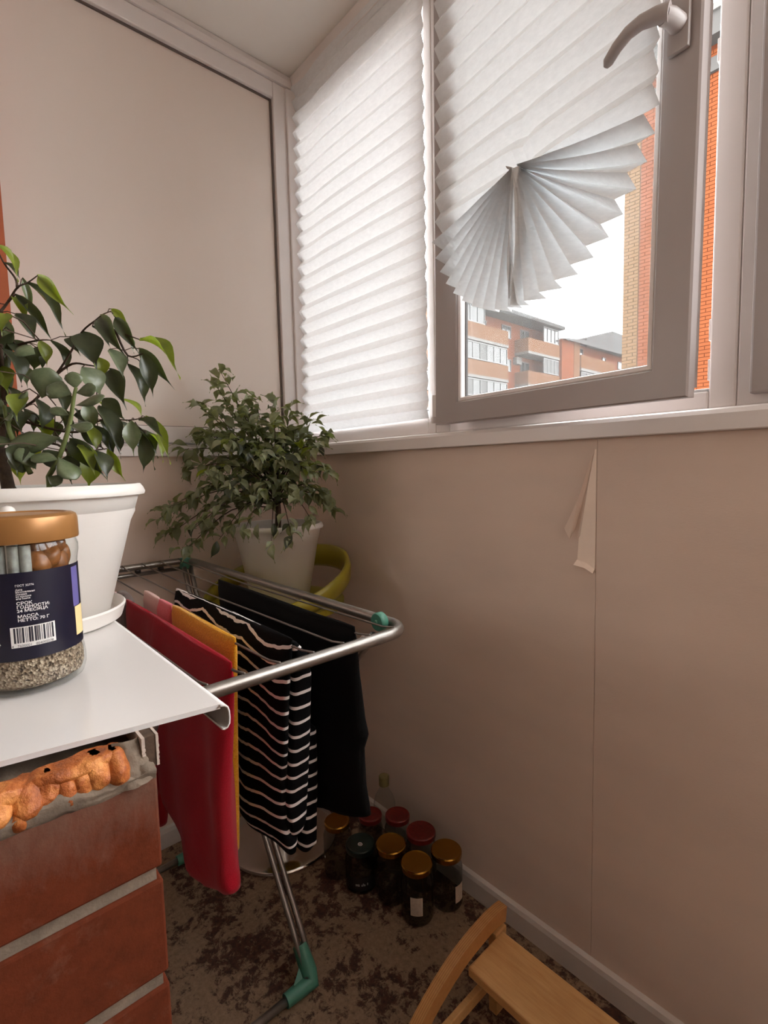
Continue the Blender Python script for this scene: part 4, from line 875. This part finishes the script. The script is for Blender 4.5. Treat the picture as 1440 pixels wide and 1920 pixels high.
cp = thing('blind_clip', SP(UC-.014, .03, VC+.003), 'small grey metal clip pinching the gathered fan blind', 'clip')
k = MB(); c0 = SP(UC-.016, .030, VC+.004)
k.bbox(-.010, .008, -.004, .004, -.0045, .0045, .0012); k.v = [c0 + su*(v.x*.86-v.z*.5) + sn*v.y + sw*(v.z*.86+v.x*-.5) for v in k.v]; k.build('jaw', M['hard'], cp)
k = MB(); k.tube([SP(UC-.008, .030, VC-.001), SP(UC-.004, .034, VC-.006)], .0022, 8); k.build('spring', M['gasket'], cp)
kn = MB(); kn.grid(lambda u, v: SP(UC+.002+.010*(1-.4*v)*math.cos(u*2*PI)+.002*math.sin(v*7), .034+.008*math.sin(u*2*PI)*(1-.3*v), VC-.004-.036*v-.003*math.sin(u*9)), 14, 6); kn.build('gathered_knot', M['paper'], FB, smooth=True, fix=False)

# ================================================================== OUTSIDE
struct(MB().box(-60, 40, 1.0, 110, -5.3, -5.0).build('ground', M['ground']), 'ground between the blocks')
# -- near brick wing on the right: yellow corner strip, red field, grey band, eaves
NB = thing('brick_building', (0, 11.5, -5), 'orange red brick wing with a yellow brick corner seen past the open sash', 'building')
BX0, BX1, BY, BZT = -3.86, 0.8, 11.5, 9.9
MB().box(BX0+.012, -3.50, BY+.012, BY+6, -5, BZT).build('corner_core', M['jnt'], NB)
MB().box(-3.50, BX1, BY+.012, BY+6, -5, BZT).build('red_core', M['jntr'], NB)
MB().box(BX0-.25, BX1, BY-.35, BY+6, BZT, BZT+.12).build('eaves', M['slab'], NB)
MB().box(BX0-.15, BX1, BY-.30, BY+6, BZT-.42, BZT-.003).build('soffit', M['gband'], NB)
MB().box(-3.49, BX1, BY-.06, BY+.02, 8.95, 9.22).build('facade_band', M['gband'], NB)
bme = None; CH = .077
for i in range(82):
    z = 3.05 + i*CH; off = 0 if i % 2 else .125
    xs = [BX0, BX0+.25-off if off else BX0+.25, -3.505]
    for x0, x1 in zip(xs, xs[1:]):
        if bme is None or True:
            key = (round(x1-x0, 3)); 
        mb = MB(); 
        mk_ = LD.get(('brick', key))
        if not mk_:
            mb.box(0, x1-x0-.012, 0, .1, 0, CH-.012); me = bpy.data.meshes.new('brick'); me.from_pydata(mb.v, [], mb.f); me.materials.append(M['ybrick']); LD[('brick', key)] = mk_ = me
        ob = bpy.data.objects.new('brick', mk_); COL.objects.link(ob); ob.parent = NB; ob.location = Vector((x0, BY+random.uniform(-.002, .002), z)) - NB.location
rb = MB()
for i in range(int((BZT-.5-1.0)/CH)):
    z = 1.0+i*CH
    if 8.9 < z < 9.2: continue
    x = -3.5 + (0 if i % 2 else -.125) + .002
    while x < .55:
        x0 = max(-3.495, x); x1 = x+.25-.012
        if x1 > x0+.02: rb.box(x0, x1, BY+random.uniform(-.002, .002), BY+.02, z, z+CH-.012)
        x += .25
rb.build('red_bricks', M['rbrick'], NB)['kind'] = 'stuff'
MB().box(-3.5, BX1, BY, BY+.02, -5, .99).build('red_field', M['rbrick'], NB)
yb = MB(); yb.box(BX0, -3.505, BY+.001, BY+.05, -5, 3.04).box(BX0, -3.505, BY+.001, BY+.05, 9.365, BZT-.43); yb.build('yellow_field', M['ybrick'], NB)
# aerial on the roof above the gap
ae = MB(); ae.tube([(-2.36, 11.5, BZT+.1), (-2.36, 11.5, BZT+1.9)], .018, 6).tube([(-2.75, 11.5, BZT+.75), (-2.0, 11.5, BZT+.55)], .012, 6).tube([(-2.36, 11.5, BZT+.6), (-2.1, 11.5, BZT+1.3)], .012, 6).tube([(-2.3, 11.5, BZT+1.7), (-2.12, 11.5, BZT+.6)], .012, 6)
tag(ae.build('roof_aerial', M['gasket'], None), 'thin roof aerial against the white sky above the brick wing', 'aerial')

def glaz(parent, X, y0, y1, z0, z1, nb, dark=None, fr=.07):
    f = MB(); f.box(X-.05, X+.03, y0, y1, z0, z0+fr).box(X-.05, X+.03, y0, y1, z1-fr, z1)
    for i in range(nb+1):
        y = y0+(y1-y0)*i/nb; w_ = fr*.55 if 0 < i < nb else fr; f.box(X-.05, X+.035, max(y0, y-w_/2), min(y1, y+w_/2), z0, z1)
    fo_ = f.build('window', M['wfr'], parent)
    for i in range(nb):
        a = y0+(y1-y0)*i/nb+fr*.3; b_ = y0+(y1-y0)*(i+1)/nb-fr*.3
        MB().box(X-.04, X-.01, a, b_, z0+fr*.9, z1-fr*.9).build('pane', M['curtain'] if (dark and i in dark) else M['pane'], fo_)
    return fo_
XF, XW = -21.9, -23.2
AB = thing('apartment_building', (XW, 34, -5), 'brick apartment block with tan balconies seen low through the window pane', 'building')
MB().box(XW-8, XW, 20, 41.0, -5, 12.75).build('wall', M['rbrick'], AB)
rf = MB(); rf.prism([(XF+.35, 12.88), (XF+.35, 13.02), (XW-4, 14.3), (XW-8.2, 13.0), (XW-8.2, 12.76), (XF+.3, 12.76)], 1, 20, 41.25); rf.build('roof', M['roof'], AB)
MB().box(XW-.02, XF-.02, 22.0, 33.2, 12.73, 12.757).build('soffit', M['roof'], AB)
for k in range(6):
    zt = 11.42 - 2.63*k
    for nm, (ya, yb_) in (('left', (22.0, 33.2)), ('right', (36.0, 40.9))):
        MB().box(XW, XF, ya, yb_, zt-1.05, zt).build('balcony_front', M['tan'], AB)
        MB().box(XW, XF+.02, ya-.02, yb_+.02, zt-1.25, zt-1.052).build('balcony_slab', M['slab'], AB)
    if k == 0:
        glaz(AB, XF-.08, 24.5, 30.35, 11.45, 12.70, 7); glaz(AB, XF-.08, 38.45, 40.88, 11.45, 12.70, 4)
        MB().box(XW, XF-.15, 30.35, 30.42, 11.45, 12.7).build('balcony_glass_side', M['pane'], AB)
    else:
        glaz(AB, XF-.08, 22.2, 33.15, zt+.07, zt+1.32, 13, (3, 4, 7, 9) if k > 1 else (9,)); glaz(AB, XF-.08, 38.45, 40.88, zt+.07, zt+1.32, 4, (0, 1, 2, 3))
    glaz(AB, XW+.05, 34.15, 35.4, zt-.02, zt+1.0, 2); glaz(AB, XW+.05, 36.8, 38.05, zt-.3, zt+1.02, 2)
    glaz(AB, XW+.05, 31.3, 32.1, zt+.1, zt+.95, 1) if k == 0 else None
ac = MB(); ac.box(XW+.02, XW+.38, 35.75, 36.5, 9.45, 10.0); ac.build('air_conditioner', M['slab'], AB)
BB = thing('apartment_building', (XF, 47, -5), 'farther brick block with peach pilaster and dark hipped roof', 'building')
MB().box(XW-8, XF, 41.3, 43.4, -5, 12.1).build('wall', M['rbrick'], BB); MB().box(XW-7, XF+.03, 43.41, 44.48, -5, 12.35).build('pilaster', M['tan'], BB); MB().box(XW-8, XW+.6, 44.5, 60, -5, 12.3).build('wall', M['rbrick'], BB)
MB().box(XW+.6, XF+.1, 44.6, 51.6, 9.95, 11.12).build('balcony_front', M['tan'], BB); MB().box(XW+.6, XF+.12, 44.6, 51.7, 9.70, 9.945).build('balcony_slab', M['slab'], BB); MB().box(XW+.6, XF+.1, 44.6, 51.6, 7.3, 8.5).build('balcony_front', M['tan'], BB)
glaz(BB, XF, 44.8, 51.4, 8.55, 9.65, 6, (0, 1, 2, 3, 4)); glaz(BB, XW+.66, 45.4, 46.3, 11.0, 12.0, 1); glaz(BB, XW+.66, 50.4, 51.1, 11.0, 11.75, 1); glaz(BB, XW+.66, 54, 55, 11.0, 11.75, 1)
rf = MB()
y0, y1, z0, z1 = 41.26, 60.5, 12.32, 14.6
rf.add([(XF+.4, y0, 12.05), (XF+.4, 44.6, 12.40), (XF+.4, y1, 12.32), (XW-8, y0, 12.2), (XW-8, y1, 12.3), (XW-3, 46.5, 13.9), (XW-3, 56, 13.9), (XF+.4, y0, 11.95), (XF+.4, y1, 12.2)], [(0, 1, 5), (1, 2, 6, 5), (0, 5, 3), (3, 5, 6, 4), (2, 4, 6), (0, 7, 8, 2, 1)])
rf.build('roof', M['roof'], BB)
ch = MB(); ch.prism([(47.6, 12.4), (47.6, 13.3), (53.2, 14.8), (60, 14.8), (60, 12.4)], 0, XW-3, XW+.4); ch.build('roof_gable', M['roof'], BB)
